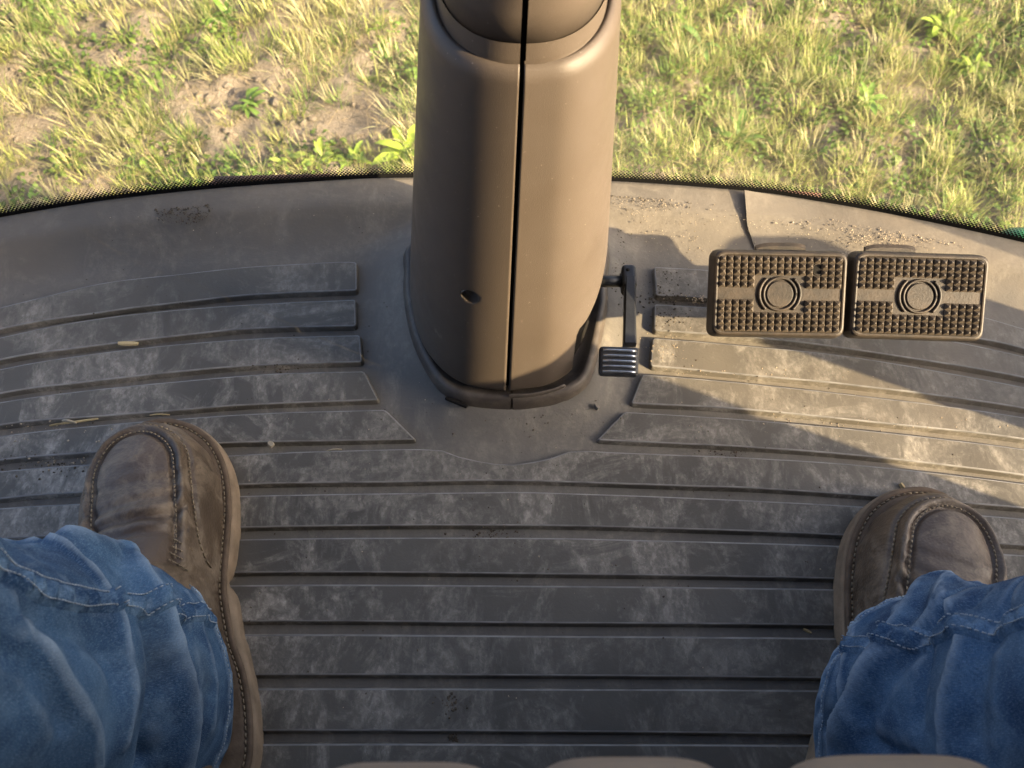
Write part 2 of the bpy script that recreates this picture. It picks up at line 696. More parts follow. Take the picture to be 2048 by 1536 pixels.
fx = np.concatenate([np.arange(-.80, -.22, .010), np.arange(-.22, .22, .005), np.arange(.22, .801, .010)])
fd = np.concatenate([np.arange(0, .09, .004), np.arange(.09, .36, .006), np.arange(.36, 1.45, .05)])
fv, ff = [], []
for d in fd:
    for x in fx:
        y = yedge(x) - d
        fv.append((x, y, zmat(x, y)))
n = len(fx)
ff = [(j * n + i, (j + 1) * n + i, (j + 1) * n + i + 1, j * n + i + 1) for j in range(len(fd) - 1) for i in range(n - 1)]
for i in range(n):                                                    # turned-down front rim
    x = fx[i]
    fv.append((x, yedge(x) + .002, EDGE_Z - .012))
o0 = len(fd) * n
ff += [(i, i + 1, o0 + i + 1, o0 + i) for i in range(n - 1)]
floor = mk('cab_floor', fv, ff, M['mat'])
tag(floor, kind='structure')

RIB_H = .0060
ribs_px = [
    # (far edge left to right, near edge left to right)
    ([(-300, 690), (0, 615), (84, 594), (210, 565), (357, 548), (504, 533), (672, 523.5), (713, 524)], [(-300, 740), (0, 659), (210, 624), (357, 606), (504, 590), (714, 581)]),
    ([(-300, 748), (0, 675), (168, 641), (357, 619), (546, 606), (711, 599)], [(-300, 795), (0, 720), (168, 695), (357, 672), (504, 658), (712, 652)]),
    ([(-300, 805), (0, 738), (168, 709.5), (357, 688), (546, 675), (720, 670)], [(-300, 855), (0, 787), (168, 765), (357, 744), (504, 732), (724, 724)]),
    ([(-300, 862), (0, 804), (168, 781), (357, 762), (546, 747), (728, 742)], [(-300, 910), (0, 851), (168, 835.5), (357, 821), (504, 810), (757, 800)]),
    ([(-300, 920), (0, 872), (197, 850), (357, 837), (546, 825), (770, 819)], [(-300, 970), (0, 921), (164, 907), (420, 888), (630, 883), (831, 879)]),
    ([(1308, 533), (1420, 540), (1600, 561), (1800, 594), (1971, 635), (2048, 657), (2330, 735)], [(1312, 591), (1420, 597), (1600, 617), (1800, 648), (1949, 676), (2048, 698), (2330, 780)]),
    ([(1309, 608), (1411, 614), (1600, 632), (1760, 654), (1897, 680), (2048, 713), (2330, 788)], [(1308, 661), (1420, 669), (1573, 682), (1756, 707), (2048, 756), (2330, 835)]),
    ([(1306, 676), (1328, 677), (1503, 692), (1717, 715), (2048, 774), (2330, 842)], [(1301, 732), (1484, 750), (1698, 770), (2048, 817), (2330, 885)]),
    ([(1285, 748), (1484, 765), (1756, 795), (2048, 834), (2330, 890)], [(1262, 807), (1484, 819), (1756, 846), (2048, 879), (2330, 935)]),
    ([(1249, 823), (1484, 838), (1756, 863), (2048, 898), (2330, 945)], [(1194, 880), (1250, 883), (1523, 896.5), (1756, 916), (2048, 951), (2330, 998)]),
    ([(-300, 975), (0, 942), (164, 929), (500, 908), (676, 901), (863, 898), (910, 911), (969, 924), (1016, 929), (1063, 924), (1109, 914), (1150, 901), (1250, 905), (1523, 916), (1756, 933), (2048, 967), (2330, 1005)],
     [(-300, 1030), (0, 998), (137, 987), (500, 969), (793, 965), (1016, 962), (1379, 973), (1523, 978), (1756, 994), (2048, 1017), (2330, 1050)]),
    ([(-300, 1040), (0, 1016), (137, 1008), (500, 991), (969, 984), (1100, 985), (1379, 995), (1717, 1012), (2048, 1037), (2330, 1065)], [(-300, 1100), (0, 1078), (500, 1055.6), (1016, 1051.5), (1379, 1059), (1700, 1072), (2048, 1092), (2330, 1118)]),
    ([(-300, 1118), (0, 1096), (500, 1078), (1016, 1075), (1379, 1082), (1700, 1092), (2048, 1110), (2330, 1130)], [(-300, 1185), (0, 1164), (500, 1146), (1100, 1149), (1700, 1159), (2048, 1176), (2330, 1195)]),
    ([(-300, 1205), (0, 1186), (500, 1170), (1100, 1171.6), (1700, 1179), (2048, 1194), (2330, 1212)], [(-300, 1275), (0, 1258), (500, 1244), (1100, 1247), (1672, 1251.6), (2048, 1264), (2330, 1280)]),
    ([(-300, 1296), (0, 1280), (500, 1269), (1100, 1271.5), (1660, 1276), (2048, 1286), (2330, 1298)], [(-300, 1372), (0, 1360), (500, 1351), (1100, 1352), (1643, 1357), (2048, 1366), (2330, 1376)]),
    ([(-300, 1394), (0, 1386), (517, 1377), (1100, 1377.6), (1631, 1380.5), (2330, 1394)], [(-300, 1480), (0, 1472), (523, 1462.5), (1100, 1464), (1613, 1469.6), (2330, 1484)]),
    ([(-300, 1500), (523, 1488), (1100, 1488), (1601, 1490), (2330, 1500)], [(-300, 1588), (523, 1576), (1100, 1577), (1600, 1580), (2330, 1590)]),
]
ribs_xy = []
for far, near in ribs_px:
    a = crom([at(x, y, RIB_H)[:2] for x, y in far], 70)
    b = crom([at(x, y, RIB_H)[:2] for x, y in near], 70)
    ribs_xy.append(np.concatenate([a, b[::-1]]))
for k in range(3):                                                    # the mat goes on under the seat
    y1 = at(1024, 1603, RIB_H).y - .044 * k
    ribs_xy.append(np.array([(-.5, y1), (.5, y1), (.5, y1 - .036), (-.5, y1 - .036)]))
RIBS = []
for P in ribs_xy:
    P = ccw(fillet(P, .006))
    RIBS.append(P)
    wob = np.array([.0004 * mnoise.noise(Vector((p[0] * 30, p[1] * 30, 1))) for p in P])
    l0 = offset_loop(P, -.0016)
    l2 = offset_loop(P, .0004)
    l3 = offset_loop(P, .0013)
    zb = np.array([zmat(*p) for p in P]) if P[:, 1].max() > .36 else np.zeros(len(P))
    zb = zb + .0002
    L = [np.c_[l0, zb - .0012], np.c_[P, zb + RIB_H * .82 + wob], np.c_[l2, zb + RIB_H * .96 + wob], np.c_[l3, zb + RIB_H + wob]]
    V, Fc = rings(L)
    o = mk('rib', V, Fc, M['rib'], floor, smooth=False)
    o.data.materials.append(M['ribedge'])
    for q in range(len(P), 3 * len(P)):
        o.data.polygons[q].material_index = 1
    bm = bmesh.new()
    bm.from_mesh(o.data)
    bmesh.ops.triangulate(bm, faces=[f for f in bm.faces if len(f.verts) > 4])
    bm.to_mesh(o.data)
    bm.free()


def zfloor(x, y):
    z = zmat(x, y)
    for P in RIBS:
        if P[:, 0].min() < x < P[:, 0].max() and P[:, 1].min() < y < P[:, 1].max() and inside(P, x, y):
            return z + RIB_H
    return z


# raised flap of the mat lip on the right, its left edge lifted clear of the glass line
fl_l = crom([at(1490, 377, .026)[:2], at(1497, 430, .024)[:2], at(1507, 470, .014)[:2], at(1518, 512, .004)[:2]], 14)
fl_r = crom([at(1640, 402, .021)[:2], at(1645, 430, .019)[:2], at(1650, 470, .010)[:2], at(1655, 520, .003)[:2]], 14)
V, Fc = [], []
K = 10
for j in range(14):
    for i in range(K + 1):
        t = i / K
        x, y = fl_l[j] * (1 - t) + fl_r[j] * t
        lift = .0052 * (1 - t) ** 1.3 * (1 - j / 13) ** .8 + .0006
        V.append((x, y, zmat(x, min(y, yedge(x))) + lift))
for j in range(13):
    for i in range(K):
        Fc.append((j * (K + 1) + i, (j + 1) * (K + 1) + i, (j + 1) * (K + 1) + i + 1, j * (K + 1) + i + 1))
m0 = len(V)
for j in range(14):
    x, y, z = V[j * (K + 1)]
    V.append((x + .0004, y, zmat(x, min(y, yedge(x))) + max(0, z - zmat(x, min(y, yedge(x))) - .0035)))
Fc += [(j * (K + 1), m0 + j, m0 + j + 1, (j + 1) * (K + 1)) for j in range(13)]
m1 = len(V)
for i in range(K + 1):
    x, y, z = V[i]
    V.append((x, y + .0004, z - .0035))
Fc += [(i, i + 1, m1 + i + 1, m1 + i) for i in range(K)]
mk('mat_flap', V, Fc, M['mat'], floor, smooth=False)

# ------------------------------------------------------------------ cab shell around the driver
cab = empty('cab_frame')
tag(cab, kind='structure')


def box(name, lo, hi, mat, parent=None, bevel=.006):
    lo, hi = Vector(lo), Vector(hi)
    return from_bm(name, rbox(hi - lo, bevel, 2, Matrix.Translation((lo + hi) / 2)), mat, parent)


box('floor_pan', (-.80, -.95, -.10), (.80, .18, -.012), M['panel'], cab)
box('sun_block_panel', (.68, -.95, -.05), (.75, .076, .349), M['panel'], cab, .01)  # unseen panel, height set to shade the floor and column foot
box('sun_block_box', (.68, .174, -.05), (.75, .290, .215), M['panel'], cab, .01)  # unseen low block added to cast the shadow band across the floor
box('door_sill', (.69, -.95, -.09), (.80, .40, -.005), M['panel'], cab)
box('left_sill', (-.80, -.95, -.09), (-.69, .40, -.005), M['panel'], cab)
box('rear_wall', (-.80, -1.0, -.05), (.80, -.95, .72), M['panel'], cab)
for sx in (-1, 1):
    box('rear_post', (sx * .75 - .04, -.95, -.05), (sx * .75 + .04, -.80, 1.5), M['panel'], cab)
# pillar added out of view, its front edge raked to trim the sun
pf = [(-.62, .345), (-.0180, .345), (.0105, .539), (.0300, .673), (.12, .95), (.26, 1.495), (-.62, 1.495)]
mk('sun_block_pillar', [(.68, y, z) for y, z in pf] + [(.75, y, z) for y, z in pf], [tuple(range(6, -1, -1)), tuple(range(7, 14))] + [(i, (i + 1) % 7, 7 + (i + 1) % 7, 7 + i) for i in range(7)], M['panel'], cab, False)
box('roof', (-.85, -1.05, 1.50), (.85, .30, 1.62), M['lining'], cab, .03)

# windscreen: curved pane standing on the front edge of the floor
N_ = 160
wx = np.linspace(-.78, .78, N_)
wy = np.array([yedge(x) + .004 for x in wx])
arc = np.concatenate([[0], np.cumsum(np.hypot(np.diff(wx), np.diff(wy)))])
hz = [0, .006, .012, .018, .025, .04, .08, .15, .3, .6, 1.0, 1.5]
V, Fc, UVs = [], [], []
for h in hz:
    for i in range(N_):
        V.append((wx[i], wy[i] + .10 * h, EDGE_Z - .004 + h))
        UVs.append((arc[i], h))
Fc = [(j * N_ + i, j * N_ + i + 1, (j + 1) * N_ + i + 1, (j + 1) * N_ + i) for j in range(len(hz) - 1) for i in range(N_ - 1)]
ws = empty('windscreen', (0, .55, 0))
tag(ws, 'curved cab windscreen with a band of printed black dots along its lower edge', 'windscreen')
gl = mk('glass', V, Fc, M['glass'], None)
gl.parent = ws
gl.matrix_parent_inverse = Matrix.Translation((0, -.55, 0))
uvl = gl.data.uv_layers.new(name='UVMap')
for lp in gl.data.loops:
    uvl.data[lp.index].uv = UVs[lp.vertex_index]
sv, sf = tube([(wx[i], wy[i] + .001, EDGE_Z - .008) for i in range(0, N_, 2)], .0042, 8)
se = mk('edge_seal', sv, sf, M['seal'])
se.parent = ws
se.matrix_parent_inverse = Matrix.Translation((0, -.55, 0))

# ------------------------------------------------------------------ steering column
NSEC = 2.4


def sec(z, th, inset=0.0):
    k = min(max((z - .03) / .287, -.2), 1.9)
    a, cx, yf, yc = .089 - .030 * min(k, 1.3), -.004 + .0087 * k, .303 + .0344 * k, .44 - .02 * k
    s, c = math.sin(th), math.cos(th)
    b = (yc - yf) if c > 0 else .045
    a -= inset
    b -= inset
    x = a * math.copysign(abs(s) ** (2 / NSEC), s)
    y = yc - b * math.copysign(abs(c) ** (2 / NSEC), c)
    if c > 0:                                                          # two flat faces that meet at the split
        line = yc - b + .15 * abs(x)
        d = y - line
        y = line + .5 * (d + math.sqrt(d * d + .0009 ** 2)) - .00045
    return Vector((cx + x, y, z))


Z_TOP = .338
GAP = .0013


def shell(name, side):
    """one moulded half of the column cover; side -1 left, +1 right, with thickness"""
    nt, nz = 72, 110
    ths = []
    for i in range(nt + 1):
        ths.append(math.pi * (i / nt) ** 1.15 * side)
    V, Fc = [], []
    def zb(th):
        d = math.degrees(abs(th))
        if side > 0:
            return .027 + (.053 + .0006 * max(0, d - 45)) * float(smooth01((d - 34.0) / 3.2)) * float(1 - smooth01((d - 150) / 20))
        return .027
    def pt(th, z, ins):
        p = sec(z, th, ins)
        cx = sec(z, 0).x
        if side * (p.x - cx) < GAP:
            p.x = cx + side * GAP
        return p
    W = nt + 1
    for ins, rev in ((0, False), (.0065, True)):
        for j in range(nz + 1):
            for i in range(nt + 1):
                th = ths[i]
                t = j / nz
                z0 = zb(th)
                z = z0 + (Z_TOP - z0) * t
                e = 0.0
                if not rev:                                            # rounded top and bottom lips
                    e = .0042 * max(0, 1 - (Z_TOP - z) / .009) ** 2 + .0015 * max(0, 1 - (z - z0) / .003) ** 2
                V.append(pt(th, z, ins + e))
    def idx(l, j, i): return l * (nz + 1) * W + j * W + i
    for j in range(nz):
        for i in range(nt):
            q = [idx(0, j, i), idx(0, j, i + 1), idx(0, j + 1, i + 1), idx(0, j + 1, i)]
            r = [idx(1, j, i), idx(1, j + 1, i), idx(1, j + 1, i + 1), idx(1, j, i + 1)]
            Fc += [tuple(q), tuple(r)] if side > 0 else [tuple(q[::-1]), tuple(r[::-1])]
    for i in range(nt):
        q = [idx(0, nz, i), idx(0, nz, i + 1), idx(1, nz, i + 1), idx(1, nz, i)]
        r = [idx(0, 0, i), idx(1, 0, i), idx(1, 0, i + 1), idx(0, 0, i + 1)]
        Fc += [tuple(q), tuple(r)] if side > 0 else [tuple(q[::-1]), tuple(r[::-1])]
    for i in (0, nt):
        for j in range(nz):
            q = [idx(0, j, i), idx(0, j + 1, i), idx(1, j + 1, i), idx(1, j, i)]
            Fc.append(tuple(q) if (side > 0) == (i == 0) else tuple(q[::-1]))
    o = mk(name, V, Fc, M['plastic'], col)
    bm = bmesh.new()
    bm.from_mesh(o.data)
    bmesh.ops.remove_doubles(bm, verts=bm.verts, dist=1e-6)
    bmesh.ops.recalc_face_normals(bm, faces=bm.faces)
    if bm.calc_volume(signed=True) < 0:
        bmesh.ops.reverse_faces(bm, faces=bm.faces)
    bm.to_mesh(o.data)
    bm.free()
    return o


col = empty('steering_column')
tag(col, 'brown plastic steering column cover with a dark split down its middle, on the cab floor', 'steering column')
left_half = shell('left_shell', -1)
right_half = shell('right_shell', 1)

# hole for the cover screw in the left half
hp = sec(.146, math.radians(-19))
hole_axis = Vector((.32, -.70, .64)).normalized()
bm = bmesh.new()
bmesh.ops.create_cone(bm, cap_ends=True, segments=32, radius1=.0068, radius2=.0068, depth=.05)
if bm.calc_volume(signed=True) < 0:
    bmesh.ops.reverse_faces(bm, faces=bm.faces)
cut = from_bm('cut', bm)
cut.matrix_world = Matrix.Translation(hp) @ Vector((.0, -1, .0)).to_track_quat('Z', 'Y').to_matrix().to_4x4() 
cut.rotation_mode = 'QUATERNION'
bpy.context.view_layer.update()
md = left_half.modifiers.new('hole', 'BOOLEAN')
md.object = cut
md.operation = 'DIFFERENCE'
md.solver = 'EXACT'
md.use_self = True
dg = bpy.context.evaluated_depsgraph_get()
me2 = bpy.data.meshes.new_from_object(left_half.evaluated_get(dg))
left_half.modifiers.clear()
if len(me2.polygons) > 1000:
    left_half.data = me2
bpy.data.objects.remove(cut)
cv, cf = [], []
for k, (rr, dd) in enumerate(((.0067, .0015), (.0064, .008), (.0, .008))):
    for i in range(24):
        a = 2 * math.pi * i / 24
        cv.append(hp + Vector((math.cos(a) * rr, dd, math.sin(a) * rr)))
for k in range(2):
    for i in range(24):
        cf.append((k * 24 + i, k * 24 + (i + 1) % 24, (k + 1) * 24 + (i + 1) % 24, (k + 1) * 24 + i))
mk('screw_recess', cv, cf, M['collar'], left_half)

# dark core seen through the split and under the cut-away
V, Fc = [], []
for j in range(24):
    z = .0 + .335 * j / 23
    for i in range(64):
        V.append(sec(max(z, .0), 2 * math.pi * i / 64 - math.pi, .0100))
Fc = [(j * 64 + i, j * 64 + (i + 1) % 64, (j + 1) * 64 + (i + 1) % 64, (j + 1) * 64 + i) for j in range(23) for i in range(64)]
mk('inner_core', V, Fc, M['void'], col)


def bsec(z, th):
    """section of the narrower upper cover that rises out of the shell"""
    k = (z - .338) / .1
    cx = .0056 + .003 * k
    a = .0482 - .002 * k
    yf, yc = .3442 + .012 * k, .412
    s, c = math.sin(th), math.cos(th)
    b = (yc - yf) if c > 0 else .04
    return Vector((cx + a * math.copysign(abs(s) ** (2 / 2.3), s), yc - b * math.copysign(abs(c) ** (2 / 2.3), c), z))


# dished shelf between the shell and the upper cover
for side, nm in ((-1, 'left_rim'), (1, 'right_rim')):
    V, Fc = [], []
    W = 61
    for j, (t, dz) in enumerate(((0, -.0016), (.22, -.0008), (.45, -.0022), (.75, -.0024), (.92, -.0010), (1, .0022))):
        for i in range(W):
            th = side * math.pi * i / 60
            p = sec(Z_TOP, th, .0034) * (1 - t) + bsec(Z_TOP, th) * t
            p.z = Z_TOP + dz
            cx = sec(Z_TOP, 0).x
            if side * (p.x - cx) < GAP:
                p.x = cx + side * GAP
            V.append(p)
    for j in range(5):
        for i in range(60):
            q = (j * W + i, j * W + i + 1, (j + 1) * W + i + 1, (j + 1) * W + i)
            Fc.append(q if side > 0 else q[::-1])
    mk(nm, V, Fc, M['plastic'], col)


def boss(name, z0, z1, side, grow):
    V, Fc = [], []
    W = 49
    zs = np.linspace(z0, z1, 14)
    for j, z in enumerate(zs):
        e = .0012 * max(0, 1 - (z - z0) / .002)
        for i in range(W):
            th = side * math.pi * i / 48
            p = bsec(z, th)
            c = Vector((bsec(z, 0).x,   .412, z))
            p = c + (p - c) * (1 + (grow - e) / .05)
            if side * (p.x - c.x) < GAP * 1.2:
                p.x = c.x + side * GAP * 1.2
            V.append(p)
    for j in range(13):
        for i in range(48):
            q = (j * W + i, j * W + i + 1, (j + 1) * W + i + 1, (j + 1) * W + i)
            Fc.append(q if side > 0 else q[::-1])
    # turned-in lower lip
    m0 = len(V)
    for i in range(W):
        p = V[i]
        c = Vector((bsec(z0, 0).x,   .412, z0))
        V.append(c + (p - c) * .985)
    for i in range(48):
        q = (m0 + i, m0 + i + 1, i + 1, i)
        Fc.append(q if side > 0 else q[::-1])
    return mk(name, V, Fc, M['plastic'], col)


for side, w in ((-1, 'left'), (1, 'right')):
    boss(w + '_collar_ring', .3365, .3500, side, .0)
    boss(w + '_upper_cover', .3486, .60, side, .0003)
V, Fc = [], []
for j in range(10):
    z = .33 + .265 * j / 9
    for i in range(40):
        p = bsec(z, 2 * math.pi * i / 40)
        c = Vector((bsec(z, 0).x,   .412, z))
        V.append(c + (p - c) * .90)
Fc = [(j * 40 + i, j * 40 + (i + 1) % 40, (j + 1) * 40 + (i + 1) % 40, (j + 1) * 40 + i) for j in range(9) for i in range(40)]
Fc.append(tuple(range(9 * 40, 400)))
mk('upper_core', V, Fc, M['void'], col)

# base collar, also moulded in two halves
i_front = int(np.argmin(COLLAR[:, 1]))
xs = COLLAR[i_front, 0] - .0005
prof = [(-.006, -.006), (-.0015, .002), (.0, .006), (.0022, .018), (.0045, .0235), (.0075, .0255), (.0100, .0250), (.0125, .0225), (.020, .0215), (.03, .0215)]
loops = []
for d, z in prof:
    L = offset_loop(COLLAR, d)
    loops.append(np.c_[L, np.full(len(L), z)])
for side, nm in ((-1, 'left_base_collar'), (1, 'right_base_collar')):
    V, Fc = rings(loops, close_top=False)
    nL = len(COLLAR)
    keep = []
    Vv = [list(v) for v in V]
    for f in Fc:
        c = sum(Vv[i][0] for i in f) / 4 - (xs if sum(Vv[i][1] for i in f) / 4 < .4 else -.004)
        if c * side > 0:
            keep.append(f)
    used = sorted({i for f in keep for i in f})
    mp = {a: b for b, a in enumerate(used)}
    VV = []
    for i in used:
        x, y, z = Vv[i]
        ref = xs if y < .4 else -.004
        if (x - ref) * side < .0009:
            x = ref + side * .0009
        VV.append((x, y, z))
    mk(nm, VV, [tuple(mp[i] for i in f) for f in keep], M['collar'], col)
sl = offset_loop(COLLAR, .006)
mk('collar_core', [(*p, .020) for p in sl] + [(*p, -.005) for p in sl], [tuple(range(len(sl)))] + [(i, (i + 1) % len(sl), len(sl) + (i + 1) % len(sl), len(sl) + i) for i in range(len(sl))], M['collar'], col, False)
# raised block at the front of the right collar that carries the shell, and the drain slot on the left
bl = crom([at(1018, 786, .030)[:2], at(1060, 785, .030)[:2], at(1104, 776, .030)[:2], at(1128, 766, .030)[:2]], 20)
ot = crom([at(1018, 808, .014)[:2], at(1060, 806, .014)[:2], at(1104, 797, .014)[:2], at(1131, 786, .014)[:2]], 20)
V = [(*p, .0285) for p in bl] + [(*(p * .6 + q * .4), .0285) for p, q in zip(bl, ot)] + [(*(p * .25 + q * .75), .0270) for p, q in zip(bl, ot)] + [(*(p * .0 + q), .0200) for p, q in zip(bl, ot)] + [(*q, .006) for q in ot]
Fc = [(j * 20 + i, (j + 1) * 20 + i, (j + 1) * 20 + i + 1, j * 20 + i + 1) for j in range(4) for i in range(19)]
Fc += [tuple(j * 20 + 19 for j in range(5))]
mk('collar_block', V, Fc, M['collar'], col)
bm = rbox((.021, .0036, .003), .0012, 2)
o = from_bm('drain_slot', bm, M['void'], col)
p = at(912, 800, .0215)
o.location = (p.x, p.y, .0170)
o.rotation_euler = (-.5, 0, -.42)

# ------------------------------------------------------------------ small tilt pedal beside the column
tp = empty('tilt_pedal')
tag(tp, 'small black lever pedal with ridged metal pad beside the steering column base', 'pedal')
pv = at(1249, 556, .060)
pd = at(1237, 724, .052)
V, Fc = tube([(pv.x - .030, pv.y - .002, .058), (pv.x + .001, pv.y - .002, .058)], .0052, 16)
mk('pivot_shaft', V, Fc, M['black'], tp)
hub = from_bm('hub', rbox((.0125, .022, .020), .0035, 3, Matrix.Translation((pv.x + .0035, pv.y - .001, .058))), M['black'], tp)
V, Fc = tube([(pv.x + .002, pv.y + .003, .0677), (pv.x + .002, pv.y + .003, .0684)], .0016, 12)
mk('grease_hole', V, Fc, M['void'], hub)
A0, A1 = Vector((pv.x + .004, pv.y - .004, .063)), Vector((pd.x + .0095, pd.y + .014, .056))
dv = (A1 - A0).normalized()
V = []
for p, w, h in ((A0, .0046, .006), (A0.lerp(A1, .5), .0050, .0045), (A1, .0056, .004)):
    for sx, sz in ((-1, -1), (1, -1), (1, .55), (.72, 1), (-.72, 1), (-1, .55)):
        V.append(p + Vector((sx * w, 0, sz * h)))
Fc = [(j * 6 + i, j * 6 + (i + 1) % 6, (j + 1) * 6 + (i + 1) % 6, (j + 1) * 6 + i) for j in range(2) for i in range(6)] + [(5, 4, 3, 2, 1, 0), tuple(range(12, 18))]
mk('arm', V, Fc, M['black'], tp, False)
padm = Matrix.Translation(pd) @ Matrix.Rotation(math.radians(20), 4, 'X') @ Matrix.Rotation(math.radians(-2), 4, 'Z')
pad = from_bm('pad', rbox((.0325, .0245, .010), .0028, 3, padm), M['black'], tp)
for k in range(5):
    yy = -.0088 + .0044 * k
    V, Fc = tube([padm @ Vector((-.0135 + .027 * t, yy, .0052 + .0009 * math.sin(math.pi * t) ** .3)) for t in np.linspace(0, 1, 8)], .00115, 8)
    mk('ridge', V, Fc, M['worn'], pad)

# ------------------------------------------------------------------ two brake pedals
studm = bpy.data.meshes.new('stud')
sz, sh = .00268, .0041
studm.from_pydata([(-sz, -sz, 0), (sz, -sz, 0), (sz, sz, 0), (-sz, sz, 0), (-.0005, -.0005, sh), (.0005, -.0005, sh), (.0005, .0005, sh), (-.0005, .0005, sh)], [],
                  [(0, 1, 5, 4), (1, 2, 6, 5), (2, 3, 7, 6), (3, 0, 4, 7), (4, 5, 6, 7)])
studm.materials.append(M['stud'])


def brake_pedal(px, py, z, rz, label, hole):
    t = empty('brake_pedal')
    tag(t, label, 'pedal')
    c = at(px, py, z)
    T = Matrix.Translation(c) @ Matrix.Rotation(rz, 4, 'Z') @ Matrix.Rotation(math.radians(32), 4, 'X')
    W, Hh = .1045, .0665
    def rr(d, z, r=.0075):
        P = fillet([(-W / 2 - d, -Hh / 2 - d), (W / 2 + d, -Hh / 2 - d), (W / 2 + d, Hh / 2 + d), (-W / 2 - d, Hh / 2 + d)], r)
        return np.c_[P, np.full(len(P), z)]
    V, Fc = rings([rr(.0018, -.016), rr(.0020, -.0125), rr(.0004, -.0020), rr(-.0006, -.0004), rr(-.0016, .0), rr(-.0026, -.0002), rr(-.0032, -.0013)], True, True)
    pad = mk('pad', V, Fc, M['pedal'], t, False)
    bm = bmesh.new()
    bm.from_mesh(pad.data)
    bmesh.ops.triangulate(bm, faces=[f for f in bm.faces if len(f.verts) > 4])
    bm.to_mesh(pad.data)
    bm.free()
    pad.matrix_local = T
    zt = -.0012
    cols, pitch = 17, .00575
    x0 = -pitch * 8
    rows = [.0273, .0223, .0173, .0123, .0073, -.0073, -.0123, -.0173, -.0223, -.0273]
    hx, hy = .0292, .0200
    for j, yy in enumerate(rows):
        for i in range(cols):
            xx = x0 + i * pitch
            if j in (3, 4, 5, 6) and 5 <= i <= 11:
                continue
            if hole and math.hypot(xx - hx, yy - hy) < .0048:
                continue
            o = bpy.data.objects.new('stud', studm)
            o.parent = pad
            o.location = (xx, yy, zt)
            o.scale = (1, 1, R.uniform(.75, 1.05))
            COL.objects.link(o)
    # round emblem: disc in a ring, with an arc on either side
    def arc_tube(r, a0, a1, rad, nm, n=28):
        V, Fc = tube([(r * math.cos(a), r * math.sin(a), zt + .0006) for a in np.linspace(a0, a1, n)], rad, 8)
        return mk(nm, V, Fc, M['pedal'], pad)
    arc_tube(.0128, 0, 2 * math.pi, .0011, 'emblem_ring', 44)
    def disc(r, z):
        return [(r * math.cos(2 * math.pi * i / 40), r * math.sin(2 * math.pi * i / 40), z) for i in range(40)]
    V, Fc = rings([disc(.0108, zt - .001), disc(.0106, zt + .0007), disc(.0100, zt + .0011)])
    mk('emblem_disc', V, Fc, M['pedal'], pad, False)
    arc_tube(.0162, math.radians(-48), math.radians(48), .0012, 'emblem_arc')
    arc_tube(.0162, math.radians(132), math.radians(228), .0012, 'emblem_arc')
    if hole:
        V, Fc = [], []
        for rr, zz in ((.0050, .0002), (.0044, .0012), (.0040, .0002), (.0036, -.006), (0, -.006)):
            for i in range(20):
                a = 2 * math.pi * i / 20
                V.append((hx + rr * math.cos(a), hy + rr * math.sin(a), zt + zz))
        mk('bolt_hole', V, [(k * 20 + i, k * 20 + (i + 1) % 20, (k + 1) * 20 + (i + 1) % 20, (k + 1) * 20 + i) for k in (0, 1) for i in range(20)], M['pedal'], pad)
        V = [(hx + .0039 * math.cos(2 * math.pi * i / 20), hy + .0039 * math.sin(2 * math.pi * i / 20), zt + .0004) for i in range(20)]
        mk('hole_shade', V, [tuple(range(20))], M['void'], pad, False)  # flat black disc; the shade inside the hole is painted on
    # steel back plate whose upper tongue shows over the pad, and the arm down through the floor
    V, Fc = [], []
    for k in range(13):
        u = k / 12
        x = (-.020 + .040 * u) + (.004 if px < 1700 else -.019)
        top = .0415 - .0022 * (2 * u - 1) ** 4 + .0006 * u
        for yy, zz in ((.012, -.016), (top - .003, -.016), (top, -.0175), (top, -.0205), (.012, -.0205)):
            V.append((x, yy, zz))
    Fc = [(k * 5 + i, k * 5 + (i + 1) % 5, (k + 1) * 5 + (i + 1) % 5, (k + 1) * 5 + i) for k in range(12) for i in range(5)] + [(4, 3, 2, 1, 0), (60, 61, 62, 63, 64)]
    o = mk('back_plate', V, Fc, M['pedal'], t, False)
    o.matrix_local = T
    a = T @ Vector((0, .0, -.018))
    b = a + Vector((0, .035, -.05))
    V, Fc = tube([a, a.lerp(b, .5) + Vector((0, .006, 0)), b, Vector((b.x, b.y + .004, -.02))], .008, 10)
    mk('arm', V, Fc, M['black'], t)
    return t


brake_pedal(1560, 588, .098, math.radians(-1.2), 'left brake pedal with a bolt hole in its studded brown rubber pad', True)
brake_pedal(1840, 593, .098, math.radians(-2.2), 'right brake pedal, studded brown rubber pad without a bolt hole', False)

